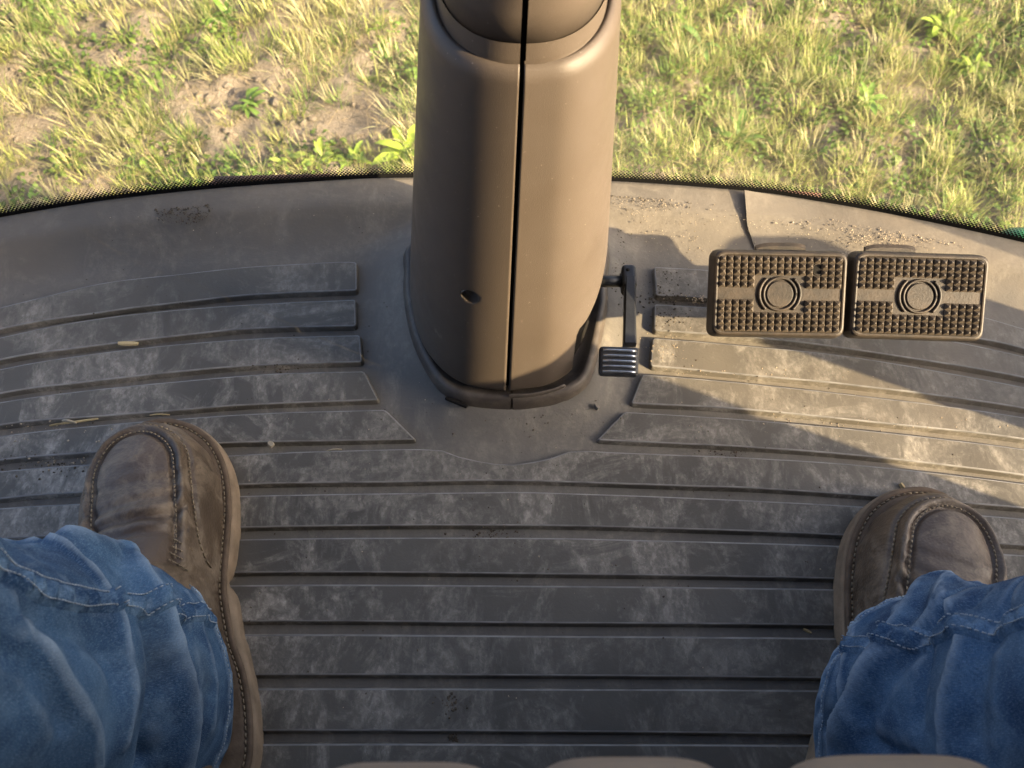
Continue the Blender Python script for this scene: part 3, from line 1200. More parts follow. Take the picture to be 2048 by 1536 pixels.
# ------------------------------------------------------------------ seat
seat = empty('driver_seat', (0, -.2, 0))
tag(seat, 'brown vinyl seat cushion with padded channels at the bottom edge of the view', 'seat')
ch = [(-.185, .060, .004, .415), (-.1130, .066, .0060, .415), (-.0300, .0600, .0083, .415), (.0340, .0620, .0096, .415), (.1100, .068, .0102, .415), (.182, .060, .004, .415)]
for cx, w, yf, z in ch:
    V, Fc = [], []
    nu, nv = 26, 22
    for j in range(nv + 1):
        # profile from the underside, round the nose and back along the top
        t = j / nv
        if t < .25:
            a = -math.pi / 2 + math.pi * .5 * (t / .25)
            y, zz = yf - .030 + .030 * math.cos(a), z - .030 + .030 * math.sin(a)
        elif t < .5:
            a = math.pi * .5 * ((t - .25) / .25)
            y, zz = yf - .030 + .030 * math.cos(a), z - .030 + .030 * math.sin(a)
        else:
            y, zz = yf - .030 - .46 * (t - .5) / .5, z - .01 * math.sin(math.pi * (t - .5) / .5)
        for i in range(nu + 1):
            s = 2 * i / nu - 1
            x = cx + w / 2 * math.copysign(abs(s) ** .9, s)
            dip = .016 * (1 - (1 - abs(s) ** 4.0) ** .5)
            V.append((x, y - dip * (1 if t < .55 else .3), zz - dip * .8 * (1 if t > .3 else .2)))
    Fc = [(j * (nu + 1) + i, j * (nu + 1) + i + 1, (j + 1) * (nu + 1) + i + 1, (j + 1) * (nu + 1) + i) for j in range(nv) for i in range(nu)]
    o = mk('cushion_channel', V, Fc, M['vinyl'], None)
    o.parent = seat
    o.matrix_parent_inverse = Matrix.Translation((0, .2, 0))
o = box('seat_base', (-.20, -.48, -.005), (.20, -.06, .36), M['panel'], None, .03)
o.parent = seat
o.matrix_parent_inverse = Matrix.Translation((0, .2, 0))

# ------------------------------------------------------------------ the driver: jeans and boots
person = empty('person', (0, -.1, 0))
tag(person, 'seated driver in faded blue jeans and brown leather work boots, feet flat on the floor', 'person')
PINV = Matrix.Translation((0, .1, 0))


def pparent(o):
    o.parent = person
    o.matrix_parent_inverse = PINV
    return o


by = [0, .004, .012, .03, .06, .09, .113, .122, .15, .165, .172, .19, .22, .25, .275, .293, .304, .309, .31]
bi = [0, .014, .026, .039, .0445, .0445, .0430, .0412, .0412, .035, .041, .047, .053, .0545, .049, .037, .0225, .010, 0]
bo = [0, .014, .025, .038, .0435, .044, .0435, .043, .0465, .050, .0535, .059, .062, .0585, .0485, .0335, .019, .008, 0]


def outline(n=150, grow=0.0, smooth=False):
    ii = list(bi)
    if smooth:
        ii[6:11] = [.0405, .040, .0395, .0415, .043]
    P = [(x, y) for x, y in zip(ii, by)] + [(-x, y) for x, y in zip(bo[::-1], by[::-1])][1:-1]
    L = ccw(crom(P, n, True))
    return offset_loop(L, -grow) if grow else L


def boot(loc, rz, flip):
    """loc: heel point on the floor, flip -1 mirrors for the right foot"""
    B = bpy.data.objects.new('boot', None)
    COL.objects.link(B)
    T = Matrix.Translation(loc) @ Matrix.Rotation(rz, 4, 'Z') @ Matrix.Diagonal((flip, 1, 1, 1))
    pparent(B)
    def X(V): return [T @ Vector(v) for v in V]
    def FF(Fc): return [f[::-1] for f in Fc] if flip < 0 else Fc
    # outsole with heel block
    lo = outline()
    def lp(d, z, sm=False):
        return np.c_[outline(150, d, sm), np.full(150, z)]
    def spring(L):                                                    # toe spring
        L = L.copy()
        L[:, 2] += .008 * np.clip((L[:, 1] - .22) / .09, 0, 1) ** 2
        return L
    loops = [spring(lp(-.002, .0)), spring(lp(0, .003)), spring(lp(.0008, .010)), spring(lp(-.0002, .0125)), spring(lp(.0006, .020)), spring(lp(-.0006, .0235, True)), spring(lp(-.004, .0238, True))]
    V, Fc = rings(loops, True, True)
    mk('sole', X(V), FF(Fc), M['sole'], B)
    # welt strip standing proud of the upper
    loops = [spring(lp(-.0015, .0236, True)), spring(lp(-.0012, .0268, True)), spring(lp(-.0028, .0280, True)), spring(lp(-.0052, .0276, True)), spring(lp(-.0062, .0262, True)), spring(lp(-.0072, .0276, True)), spring(lp(-.0092, .0278, True))]
    V, Fc = rings(loops, True, False)
    mk('welt', X(V), FF(Fc), M['welt'], B)
    # stitches in the welt
    st = []
    sp = offset_loop(outline(400, 0, True), .0060)
    L = np.concatenate([[0], np.cumsum(np.linalg.norm(np.diff(sp, axis=0), axis=1))])
    tot = L[-1]
    q = np.arange(0, tot, .0046)
    for s0 in q:
        a = [np.interp(s0, L, sp[:, k]) for k in (0, 1)]
        b = [np.interp(s0 + .0030, L, sp[:, k]) for k in (0, 1)]
        za = .0272 + .008 * max(0, (a[1] - .22) / .09) ** 2
        st.append(tube([(a[0], a[1], za), ((a[0] + b[0]) / 2, (a[1] + b[1]) / 2, za + .0007), (b[0], b[1], za)], .00065, 5))
    V, Fc = join(st)
    mk('welt_stitching', X(V), FF(Fc), M['thread'], B)

    # upper: arched surface over the welt, with the raised moccasin seam round the toe
    uin = np.array(bi) * 1.0
    uin[6:11] = [.0405, .040, .0395, .0415, .043]
    YT = .3015
    def hw(y):
        k = y * .31 / YT
        tuck = .0075 + .0085 * float(smooth01((.125 - y) / .05))
        a = np.interp(k, by, uin) - tuck - .0085 * float(smooth01((.13 - y) / .05))
        b = np.interp(k, by, bo) - tuck
        return max(a, .0), max(b, .0)
    hy = [0, .01, .03, .06, .09, .115, .14, .17, .20, .23, .255, .275, .29, .298, .3015]
    hh = [.02, .06, .100, .125, .130, .122, .102, .0840, .0720, .0640, .0575, .0490, .0350, .0200, .001]
    def surf(y, ang):
        a, b = hw(y)
        if y < .012:
            a *= (max(y, .0) / .012) ** .5
            b *= (max(y, .0) / .012) ** .5
        s, c = math.sin(ang), max(math.cos(ang), 0)
        x = a * s if s > 0 else b * s
        H = float(np.interp(y, hy, hh))
        z = .0265 + .008 * max(0, (y - .22) / .09) ** 2 + H * c ** (.62 + .5 * float(smooth01((.15 - y) / .05)))
        return Vector((x, y, z))
    # plan of the seam: a U that closes near the toe
    ucx = -.0005
    def useam(t):
        """t 0..1 along the U from the inner side round the toe to the outer side"""
        a = (t - .5) * 2
        if abs(a) < .62:
            an = a / .62 * math.pi / 2
            return ucx - .0345 * math.sin(an), .2450 + .0395 * math.cos(an)
        k = (abs(a) - .62) / .38
        return ucx - math.copysign(.0345 + .0015 * k - .004 * k * k, a), .2450 - .085 * k
    US = np.array([useam(t) for t in np.linspace(0, 1, 220)])
    UPOLY = [tuple(p) for p in US[::6]]
    ny, na = 150, 110
    V, inner = [], []
    ys = np.concatenate([np.linspace(0, .12, 26)[:-1], np.linspace(.12, .27, 80)[:-1], .27 + (YT - .27) * np.sin(np.linspace(0, math.pi / 2, 46))])
    aa = np.linspace(-math.pi / 2, math.pi / 2, na)
    for y in ys:
        for a in aa:
            p = surf(y, a)
            d = np.hypot(US[:, 0] - p.x, US[:, 1] - p.y).min()
            ins = inside(UPOLY, p.x, p.y)
            up = p.z > .04
            dz = 0
            if up:
                sd = -d if ins else d
                dz += .0052 * math.exp(-((sd + .0014) / .0025) ** 2) - .0026 * math.exp(-((sd - .0036) / .0014) ** 2) - .0026 * math.exp(-((sd + .0066) / .0015) ** 2)
                if ins:
                    dz -= .0010
                    # flex creases across the vamp
                    w = p.y + .05 * p.x * flip + .006 * mnoise.noise(Vector((p.x * 40, p.y * 30, 2)))
                    for yc, am in ((.2020, .0032), (.2170, .0014), (.1880, .0022), (.2330, .0009)):
                        dz -= am * math.exp(-((w - yc) / .0028) ** 2)
                        dz += am * .7 * math.exp(-((w - yc - .0062) / .0038) ** 2)
            dz += .0012 * mnoise.noise(Vector((p.x * 45 + 9 * flip, p.y * 45, p.z * 45)))
            nrm = Vector((p.x * 9, .25, 1)).normalized() if p.z > .035 else Vector((0, 0, 0))
            V.append(p + nrm * dz)
            inner.append(ins and d > .003)
    Fc, Fi = [], []
    for j in range(len(ys) - 1):
        for i in range(na - 1):
            f = (j * na + i, j * na + i + 1, (j + 1) * na + i + 1, (j + 1) * na + i)
            (Fi if all(inner[k] for k in f) else Fc).append(f)
    def sub(Fs, nm, mat):
        us = sorted({i for f in Fs for i in f})
        mp = {a: b for b, a in enumerate(us)}
        return mk(nm, X([V[i] for i in us]), FF([tuple(mp[i] for i in f) for f in Fs]), mat, B)
    up = sub(Fc, 'upper', M['leather'])
    sub(Fi, 'toe_plug', M['leather_d'])
    # threads either side of the seam
    st = []
    def zat(x, y):
        a, b = hw(y)
        s = max(-1, min(1, x / (a if x > 0 else b)))
        return surf(y, math.asin(s)).z
    Lq = np.concatenate([[0], np.cumsum(np.linalg.norm(np.diff(US, axis=0), axis=1))])
    for off, dz in ((.0034, .0002), (-.0056, .0000)):
        tan = np.gradient(US, axis=0)
        tan /= np.linalg.norm(tan, axis=1, keepdims=True)
        nn = np.stack([tan[:, 1], -tan[:, 0]], 1)
        pp = US - nn * off if False else US + nn * off
        # make sure that positive offsets lie outside the U
        if (np.abs(pp[:, 0] - ucx).mean() > np.abs(US[:, 0] - ucx).mean()) != (off > 0):
            pp = US - nn * off
        for s0 in np.arange(.004, Lq[-1] - .005, .0041):
            a = [np.interp(s0, Lq, pp[:, k]) for k in (0, 1)]
            b = [np.interp(s0 + .0026, Lq, pp[:, k]) for k in (0, 1)]
            if a[1] > .299 or abs(a[0]) > .042:
                continue
            z1, z2 = zat(*a) + dz, zat(*b) + dz
            st.append(tube([(a[0], a[1], z1 - .0002), ((a[0] + b[0]) / 2, (a[1] + b[1]) / 2, (z1 + z2) / 2 + .0005), (b[0], b[1], z2 - .0002)], .00062, 5))
    V2, F2 = join(st)
    mk('seam_stitching', X(V2), FF(F2), M['thread'], B)
    # quarter panel with rows of stitching beside the laces
    qs = []
    for k in range(4):
        y0 = .176 - .0052 * k
        pts = []
        for a in np.linspace(.75, 1.12, 9):
            p = surf(y0 - .016 * (a - .9), a)
            pts.append(p + Vector((.4, 0, 1)).normalized() * .0016)
        for m_ in range(0, 8, 1):
            qs.append(tube([pts[m_], pts[m_].lerp(pts[m_ + 1], .7)], .0006, 5))
    V2, F2 = join(qs)
    mk('panel_stitching', X(V2), FF(F2), M['thread'], B)
    pts = [surf(.178 - .004 * k, .62 + .06 * math.sin(k)) + Vector((.3, 0, 1)).normalized() * .001 for k in range(8)]
    # leather lace ends
    for k, (x0, y0, dx, dy) in enumerate(((-.016, .166, -.006, .022), (-.006, .166, -.014, -.004), (-.012, .160, .012, .006))):
        z0 = zat(x0, y0) + .003
        V2, F2 = tube([(x0, y0, z0), (x0 + dx * .5, y0 + dy * .5, z0 + .004), (x0 + dx, y0 + dy, z0 + .001)], .0017, 8)
        mk('lace', X(V2), FF(F2), M['lace'], B)
    return B


LB = boot(Vector((-.2075, -.0215, 0)), math.radians(17.0), 1)
RB = boot(Vector((.2200, -.073, 0)), math.radians(-22.0), -1)


def poly_dist(P, Q):
    """signed distance of points P (n,2) to the polyline Q; positive on its left side"""
    best = np.full(len(P), 1e9)
    sgn = np.ones(len(P))
    for a, b in zip(Q[:-1], Q[1:]):
        ab = b - a
        t = np.clip(((P - a) @ ab) / max(ab @ ab, 1e-12), 0, 1)
        d = P - (a + t[:, None] * ab)
        l = np.hypot(d[:, 0], d[:, 1])
        m = l < best
        best = np.where(m, l, best)
        cr = ab[0] * (P[:, 1] - a[1]) - ab[1] * (P[:, 0] - a[0])
        sgn = np.where(m, np.sign(cr), sgn)
    return best * sgn


def trouser(name, path, radii, seed, hem_tilt, elong, seam_th, view_th, features):
    """one trouser leg lofted from hem to hip; features are folds drawn on the cloth"""
    nth = 176
    S = np.concatenate([np.linspace(0, .34, 126), np.linspace(.352, .78, 36)])
    ns = len(S)
    A = crom(path, 400)
    L = np.concatenate([[0], np.cumsum(np.linalg.norm(np.diff(A, axis=0), axis=1))])
    S = np.minimum(S, L[-1])
    cen = np.stack([np.interp(S, L, A[:, k]) for k in range(3)], 1)
    T = np.stack([np.interp(np.minimum(S + .012, L[-1]), L, A[:, k]) - np.interp(np.maximum(S - .012, 0), L, A[:, k]) for k in range(3)], 1)
    T /= np.linalg.norm(T, axis=1, keepdims=True)
    ex = np.array([1., 0, 0]) - T * T[:, :1]
    ex /= np.linalg.norm(ex, axis=1, keepdims=True)
    ey = np.cross(T, ex)
    TH = math.radians(view_th) + math.pi + np.linspace(0, 2 * math.pi, nth, endpoint=False)      # cloth wraps at the hidden back
    r = np.interp(S, radii[0], radii[1])
    cs, sn = np.cos(TH), np.sin(TH)
    el = 1 + elong * np.clip(1 - S / .32, 0, 1)
    syn = np.where(sn[None, :] > 0, sn[None, :] * el[:, None], sn[None, :])
    dirv = ex[:, None] * cs[None, :, None] + ey[:, None] * syn[..., None]
    V = cen[:, None] + dirv * r[:, None, None]
    k = np.clip(1 - S / .14, 0, 1) ** 2
    V[..., 2] += hem_tilt * k[:, None] * (V[..., 1] - cen[:, None, 1])
    # plan of the cloth: metres round the leg, metres along it
    thc = (TH - math.radians(view_th) + math.pi) % (2 * math.pi) - math.pi
    CS = np.stack([np.broadcast_to(thc[None, :] * .074, (ns, nth)), np.broadcast_to(S[:, None], (ns, nth))], -1).reshape(-1, 2)
    zz = V[..., 2] - CAM_H
    dep = V[..., 1] * C_ - zz * S_
    PX = np.stack([1024 + FPX * V[..., 0] / dep, 768 - FPX * (V[..., 1] * S_ + zz * C_) / dep], -1).reshape(-1, 2)
    ok = (np.abs(thc)[None, :] < math.radians(105)) & (S[:, None] < .36)
    ok = ok.reshape(-1)
    def locate(pts):
        out = []
        for p in crom(pts, 24):
            d = np.where(ok, np.hypot(PX[:, 0] - p[0], PX[:, 1] - p[1]), 1e9)
            out.append(CS[int(d.argmin())])
        q = np.array(out)
        for _ in range(3):
            q[1:-1] = (q[:-2] + 2 * q[1:-1] + q[2:]) / 4
        return q
    warp = np.array([mnoise.noise(Vector((c * 22 + seed * 7, s * 22, seed))) for c, s in CS])
    warp2 = np.array([mnoise.fractal(Vector((c * 48 + seed * 3, s * 30, seed + 5)), 1, 2, 3) for c, s in CS])
    D = np.zeros(ns * nth)
    for kind, amp, wid, pts in features:
        sd = poly_dist(CS, locate(pts)) + .0022 * warp
        if kind == 'fold':                                             # upper cloth sags over the lower
            D += amp * (np.exp(-((sd - 1.1 * wid) / (1.3 * wid)) ** 2) - 1.15 * np.exp(-((sd + .35 * wid) / (.62 * wid)) ** 2))
        elif kind == 'ridge':
            D += amp * np.exp(-np.abs(sd) / wid)
        else:
            D -= amp * np.exp(-(sd / wid) ** 2)
    D *= np.broadcast_to(smooth01((math.radians(100) - np.abs(thc)) / math.radians(40))[None, :], (ns, nth)).reshape(-1)
    D += .0020 * warp + .0015 * warp2
    D = D.reshape(ns, nth)
    D *= (.45 + .55 * (1 - np.exp(-S / .012)))[:, None]
    V = V + dirv / np.linalg.norm(dirv, axis=2, keepdims=True) * D[..., None]
    V[..., 2] = np.maximum(V[..., 2], .012)
    V = [Vector(p) for p in V.reshape(-1, 3)]
    UV = [(TH[i] * .074, S[j]) for j in range(ns) for i in range(nth)]
    Fc = [(j * nth + i, j * nth + (i + 1) % nth, (j + 1) * nth + (i + 1) % nth, (j + 1) * nth + i) for j in range(ns - 1) for i in range(nth)]
    m0 = len(V)
    for i in range(nth):                                               # turned-in hem edge
        c = Vector(cen[0])
        p = V[i]
        V.append(Vector((c.x + (p.x - c.x) * .955, c.y + (p.y - c.y) * .955, p.z + .004)))
        UV.append((TH[i] * .074, -.004))
    Fc += [(i, m0 + i, m0 + (i + 1) % nth, (i + 1) % nth) for i in range(nth)]
    o = mk(name, V, Fc, M['denim'])
    uvl = o.data.uv_layers.new(name='UVMap')
    for lp in o.data.loops:
        uvl.data[lp.index].uv = UV[lp.vertex_index]
    pparent(o)
    nrm = [v.vector.copy() for v in o.data.vertex_normals]

    def strip(nm, rows, h, mat, per):
        """raised cloth band laid on the leg through the given vertex index rows, puckered along its length"""
        nr, nc = len(rows), len(rows[0])
        Vs, Us = [], []
        for a in range(nr):
            for b in range(nc):
                q = rows[a][b]
                inner = 0 < a < nr - 1
                e = h * (1 if inner else -.2)
                if inner:
                    e *= .75 + .55 * math.sin(b * per + .9 * a + 1.3 * math.sin(b * .21)) * (1 if a in (nr // 2, nr // 2 - 1) else .3)
                Vs.append(V[q] + nrm[q] * e)
                Us.append(UV[q])
        Fs = [(a * nc + b, a * nc + b + 1, (a + 1) * nc + b + 1, (a + 1) * nc + b) for a in range(nr - 1) for b in range(nc - 1)]
        q = mk(nm, Vs, Fs, mat, o)
        ul = q.data.uv_layers.new(name='UVMap')
        for lp in q.data.loops:
            ul.data[lp.index].uv = Us[lp.vertex_index]
        return q
    strip('hem', [[j * nth + (i % nth) for i in range(nth + 1)] for j in range(0, 6)], .0020, M['hem'], .9)
    i0 = int(((seam_th - view_th - 180) % 360) / 360 * nth)
    strip('side_seam', [[j * nth + (i0 + k) % nth for j in range(6, ns)] for k in range(0, 6)], .0040, M['hem'], 1.35)
    st = []
    for i in range(0, nth):
        p, q = 5 * nth + i, 5 * nth + (i + 1) % nth
        st.append(tube([V[p] + nrm[p] * .0021, V[p].lerp(V[q], .62) + nrm[p] * .0021], .00038, 4))
    for j in range(7, 126):
        for k_ in (1, 4):
            p, q = j * nth + (i0 + k_) % nth, (j + 1) * nth + (i0 + k_) % nth
            st.append(tube([V[p] + nrm[p] * .0042, V[p].lerp(V[q], .62) + nrm[p] * .0042], .00042, 4))
    v, f = join(st)
    mk('stitching', v, f, M['thread_blue'], o)
    return o


trouser('trouser_leg', [(-.262, .052, .042), (-.260, .050, .10), (-.262, .042, .18), (-.268, .032, .28), (-.275, .045, .40), (-.282, .020, .475), (-.262, -.06, .505), (-.225, -.20, .505), (-.16, -.36, .50)],
        ([0, .1, .25, .5, .8], [.068, .069, .075, .082, .088]), 1, .45, .34, 33, 20, [
        ('fold', .0120, .0095, [(375, 1500), (377, 1401), (363, 1342), (349, 1297), (332, 1244), (318, 1206), (291, 1175), (258, 1133), (237, 1098), (209, 1070), (171, 1056), (140, 1052)]),
        ('valley', .0130, .0085, [(293, 1530), (303, 1450), (311, 1390), (311, 1330), (302, 1270)]),
        ('ridge', .0065, .0090, [(45, 1245), (84, 1307), (129, 1377), (168, 1426), (181, 1471), (183, 1530)]),
        ('valley', .0070, .0090, [(60, 1225), (110, 1240), (160, 1255), (215, 1290), (240, 1350)]),
        ('valley', .0050, .0060, [(120, 1450), (90, 1380), (40, 1310), (0, 1290)]),
        ('ridge', .0035, .0050, [(420, 1450), (425, 1380), (412, 1300), (395, 1235), (370, 1190)]),
        ('valley', .0040, .0045, [(390, 1420), (392, 1340), (375, 1260), (352, 1205)]),
        ('ridge', .0030, .0045, [(250, 1085), (290, 1100), (330, 1125), (365, 1150)]),
        ('valley', .0035, .0080, [(0, 1150), (70, 1140), (140, 1140)]),
        ('ridge', .0040, .0060, [(240, 1480), (255, 1420), (258, 1360), (250, 1300)]),
        ])
trouser('trouser_leg', [(.272, .036, .048), (.275, .034, .10), (.285, .028, .18), (.302, .026, .28), (.318, .030, .40), (.318, .010, .475), (.295, -.08, .505), (.24, -.22, .505), (.16, -.36, .50)],
        ([0, .1, .25, .5, .8], [.069, .069, .075, .082, .088]), 2, .48, .19, 138, 160, [
        ('fold', .0100, .0090, [(1870, 1146), (1855, 1165), (1839, 1192), (1816, 1227), (1789, 1262), (1766, 1297), (1727, 1363), (1688, 1417), (1668, 1456), (1668, 1500)]),
        ('ridge', .0050, .0085, [(1940, 1185), (1909, 1208), (1832, 1278), (1777, 1336), (1723, 1386), (1690, 1430)]),
        ('valley', .0060, .0065, [(1960, 1195), (1890, 1250), (1820, 1315), (1770, 1370), (1740, 1430)]),
        ('ridge', .0065, .0100, [(1975, 1185), (1945, 1240), (1922, 1310), (1905, 1380), (1898, 1440), (1905, 1500)]),
        ('valley', .0060, .0090, [(1990, 1230), (1965, 1300), (1950, 1380), (1945, 1470)]),
        ('ridge', .0045, .0045, [(1712, 1222), (1707, 1270), (1696, 1328), (1676, 1406), (1660, 1480)]),
        ('valley', .0060, .0050, [(1690, 1240), (1684, 1300), (1670, 1370), (1650, 1440)]),
        ('valley', .0040, .0060, [(1860, 1290), (1845, 1360), (1835, 1440)]),
        ('valley', .0050, .0060, [(1740, 1480), (1780, 1500), (1830, 1520)]),
        ])
# lap that joins the two legs behind the camera
V, Fc = [], []
for j in range(17):
    a = j / 16
    c = Vector((-.17 + .34 * a, -.36, .505))
    for i in range(24):
        th = 2 * math.pi * i / 24
        V.append(c + Vector((0, math.cos(th) * .10, math.sin(th) * (.088 + .02 * math.sin(math.pi * a)))))
Fc = [(j * 24 + i, j * 24 + (i + 1) % 24, (j + 1) * 24 + (i + 1) % 24, (j + 1) * 24 + i) for j in range(16) for i in range(24)]
Fc += [tuple(range(24)), tuple(range(16 * 24, 17 * 24))[::-1]]
pparent(mk('trouser_lap', V, Fc, M['denim']))

# the driver's upper body, behind and above the camera
V, Fc = [], []
tors = [(.46, -.38, .17, .12), (.56, -.39, .165, .115), (.68, -.40, .165, .115), (.80, -.40, .19, .12), (.92, -.39, .21, .12), (1.00, -.38, .19, .10), (1.05, -.375, .10, .075), (1.09, -.37, .062, .062), (1.13, -.35, .065, .075), (1.20, -.335, .078, .10), (1.27, -.335, .075, .095), (1.33, -.345, .045, .06)]
for z, y, a, b in tors:
    for i in range(32):
        th = 2 * math.pi * i / 32
        V.append((a * math.cos(th), y + b * math.sin(th), z))
Fc = [(j * 32 + i, j * 32 + (i + 1) % 32, (j + 1) * 32 + (i + 1) % 32, (j + 1) * 32 + i) for j in range(len(tors) - 1) for i in range(32)] + [tuple(range(31, -1, -1)), tuple(range((len(tors) - 1) * 32, len(tors) * 32))]
pparent(mk('upper_body', V, Fc, M['shirt']))

# ------------------------------------------------------------------ parts of the machine seen below the windscreen
o = empty('machine_fender')
tag(o, 'corner of a green painted fender below the right end of the windscreen', 'fender')
fc = at(2105, 482, -.20)
bm = rbox((.13, .09, .10), .03, 5, Matrix.Translation((fc.x, fc.y - .012, -.245)))
from_bm('fender_skin', bm, M['green'], o, True)
from_bm('bracket', rbox((.05, .30, .03), .006, 2, Matrix.Translation((fc.x + .02, fc.y - .17, -.27))), M['green'], o)
for pxs, z, lab in (((430, 660, 361, 356), -.09, 'rust red bar low outside the windscreen, left of the column'), ((1430, 1640, 377, 395), -.09, 'rust red bar low outside the windscreen, right of the column')):
    a, b = at(pxs[0], pxs[2], z), at(pxs[1], pxs[3], z)
    t = empty('frame_bar')
    tag(t, lab, 'bar')
    V, Fc = tube([a, a.lerp(b, .33), a.lerp(b, .66), b], .005, 12)
    mk('tube', V, Fc, M['rust'], t)
    for q in (a, b):
        V, Fc = tube([q + Vector((0, -.003, 0)), q + Vector((0, -.16, -.03))], .005, 8)
        mk('stay', V, Fc, M['rust'], t)
# body and front wheel of the machine under the cab; they throw the shade at the lower left of the ground
box('machine_body', (-.62, -2.4, -.75), (.62, .30, -.11), M['green'], cab, .03)


def wheel(x, lab):
    t = empty('front_wheel', (x, -.15, GZ))
    tag(t, lab, 'wheel')
    r, w = .62, .42
    prof = [(.30, -w / 2 + .04), (.42, -w / 2 + .01), (.56, -w / 2), (.605, -w / 2 + .04), (r, 0), (.605, w / 2 - .04), (.56, w / 2), (.42, w / 2 - .01), (.30, w / 2 - .04)]
    V, Fc = [], []
    for k in range(48):
        a = 2 * math.pi * k / 48
        for rr, xx in prof:
            V.append((xx, rr * math.cos(a), r + rr * math.sin(a)))
    m = len(prof)
    Fc = [(k * m + i, k * m + i + 1, ((k + 1) % 48) * m + i + 1, ((k + 1) % 48) * m + i) for k in range(48) for i in range(m - 1)]
    mk('tyre', V, Fc, M['tyre'], t)
    V, Fc = [], []
    for k in range(48):
        a = 2 * math.pi * k / 48
        for rr, xx in ((.31, -.14), (.26, -.06), (.09, -.05), (.07, .05), (.26, .06), (.31, .14)):
            V.append((xx, rr * math.cos(a), r + rr * math.sin(a)))
    Fc = [(k * 6 + i, k * 6 + i + 1, ((k + 1) % 48) * 6 + i + 1, ((k + 1) % 48) * 6 + i) for k in range(48) for i in range(5)]
    mk('rim', V, Fc, M['chip'], t)


wheel(1.10, 'black tyred front wheel on the right side of the machine')


# ------------------------------------------------------------------ grass, weeds, clods
def colored(o, cols):
    a = o.data.color_attributes.new('Col', 'FLOAT_COLOR', 'POINT')
    a.data.foreach_set('color', np.c_[cols, np.ones(len(cols))].astype(np.float32).ravel())


def blades(base, phi, L, lean, curl, w, rgb, name, mat):
    """strips of four points per blade, all in one mesh"""
    n = len(L)
    seg = 4
    P = []
    pos = base.copy()
    ang = lean.copy()
    d = np.stack([np.cos(phi), np.sin(phi)], 1)
    side = np.stack([-np.sin(phi), np.cos(phi), np.zeros(n)], 1)
    cols = []
    for k in range(seg + 1):
        t = k / seg
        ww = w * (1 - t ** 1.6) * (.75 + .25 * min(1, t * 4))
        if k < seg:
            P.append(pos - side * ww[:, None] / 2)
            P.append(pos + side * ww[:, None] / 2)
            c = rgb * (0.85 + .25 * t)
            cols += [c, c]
        else:
            P.append(pos.copy())
            cols.append(rgb * 1.12)
        step = (L / seg)[:, None]
        pos = pos + step * np.c_[d * np.sin(ang)[:, None], np.cos(ang)]
        ang = np.clip(ang + curl / seg, -1.6, 2.1)
    A = np.stack(P, 1)                       # n, 9, 3
    CC = np.stack(cols, 1)
    m = A.shape[1]
    b = (np.arange(n) * m)[:, None]
    quads = np.concatenate([b + np.array([[2 * k, 2 * k + 1, 2 * k + 3, 2 * k + 2]]) for k in range(seg - 1)], 0)
    tris = b + np.array([[2 * seg - 2, 2 * seg - 1, 2 * seg]])
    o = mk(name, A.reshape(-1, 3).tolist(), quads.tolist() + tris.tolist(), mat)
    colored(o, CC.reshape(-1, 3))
    return o


PAL = np.array([(.37, .40, .12), (.28, .34, .08), (.46, .45, .18), (.46, .44, .21), (.17, .26, .055), (.42, .44, .14), (.52, .49, .27)])


def density(x, y):
    n = mnoise.fractal(Vector((x * 1.5, y * 1.5, 4)), 1, 2, 3) * .5 + .5
    d = .56 + 1.25 * (n - .35)
    d += .22 if x > .15 else 0
    bare = math.exp(-(((x + .75) / .50) ** 2 + ((y - 1.72) / .28) ** 2))
    return d - .50 * bare


B_, PH, LL, LE, CU, WW, CO = [], [], [], [], [], [], []
tufts = 0
rg = np.random.default_rng(5)
for _ in range(11000):
    near = rg.random() < .82
    x, y = (rg.uniform(-2.1, 2.1), rg.uniform(1.15, 2.75)) if near else (rg.uniform(-4, 4), rg.uniform(.6, 5))
    if abs(x) < .66 and y < .7:
        continue
    if rg.random() > density(x, y) * .33:
        continue
    tufts += 1
    nb = int(rg.integers(20, 60))
    big = rg.uniform(.55, 1.25)
    rgb0 = PAL[rg.integers(0, 7)] * rg.uniform(.8, 1.15)
    z = gheight(x, y)
    spread = .012 + .022 * big
    lean_dir = rg.uniform(0, 6.28)
    for k in range(nb):
        a = rg.uniform(0, 6.28)
        r = spread * math.sqrt(rg.random())
        B_.append((x + r * math.cos(a), y + r * math.sin(a), z - .004))
        PH.append(a + rg.normal(0, .5))
        LL.append(big * rg.uniform(.028, .094))
        LE.append(abs(rg.normal(.50, .32)))
        CU.append(rg.uniform(.1, 1.2))
        WW.append(rg.uniform(.0015, .0036))
        c = rgb0 if rg.random() < .86 else np.array((.55, .46, .24))
        CO.append(np.clip(c * rg.uniform(.8, 1.2), 0, .7))
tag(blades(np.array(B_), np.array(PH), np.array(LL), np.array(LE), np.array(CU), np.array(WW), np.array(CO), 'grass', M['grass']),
    'yellow green tufts of grass growing on dry soil beyond the windscreen', 'grass', kind='stuff')
# thin thatch of dead stems lying on the soil
n = 9000
X0 = rg.uniform(-2.1, 2.1, n)
Y0 = rg.uniform(1.15, 2.75, n)
bz = np.array([[x, y, gheight(x, y) + .004] for x, y in zip(X0, Y0)])
c = np.array((.50, .40, .24)) * rg.uniform(.5, 1.15, (n, 1))
tag(blades(bz, rg.uniform(0, 6.28, n), rg.uniform(.02, .09, n), rg.uniform(1.2, 1.55, n), rg.uniform(-.1, .3, n), rg.uniform(.0012, .003, n), c, 'dead_grass', M['grass']),
    'dead straw coloured stems lying on the soil between the grass', 'dead grass', kind='stuff')


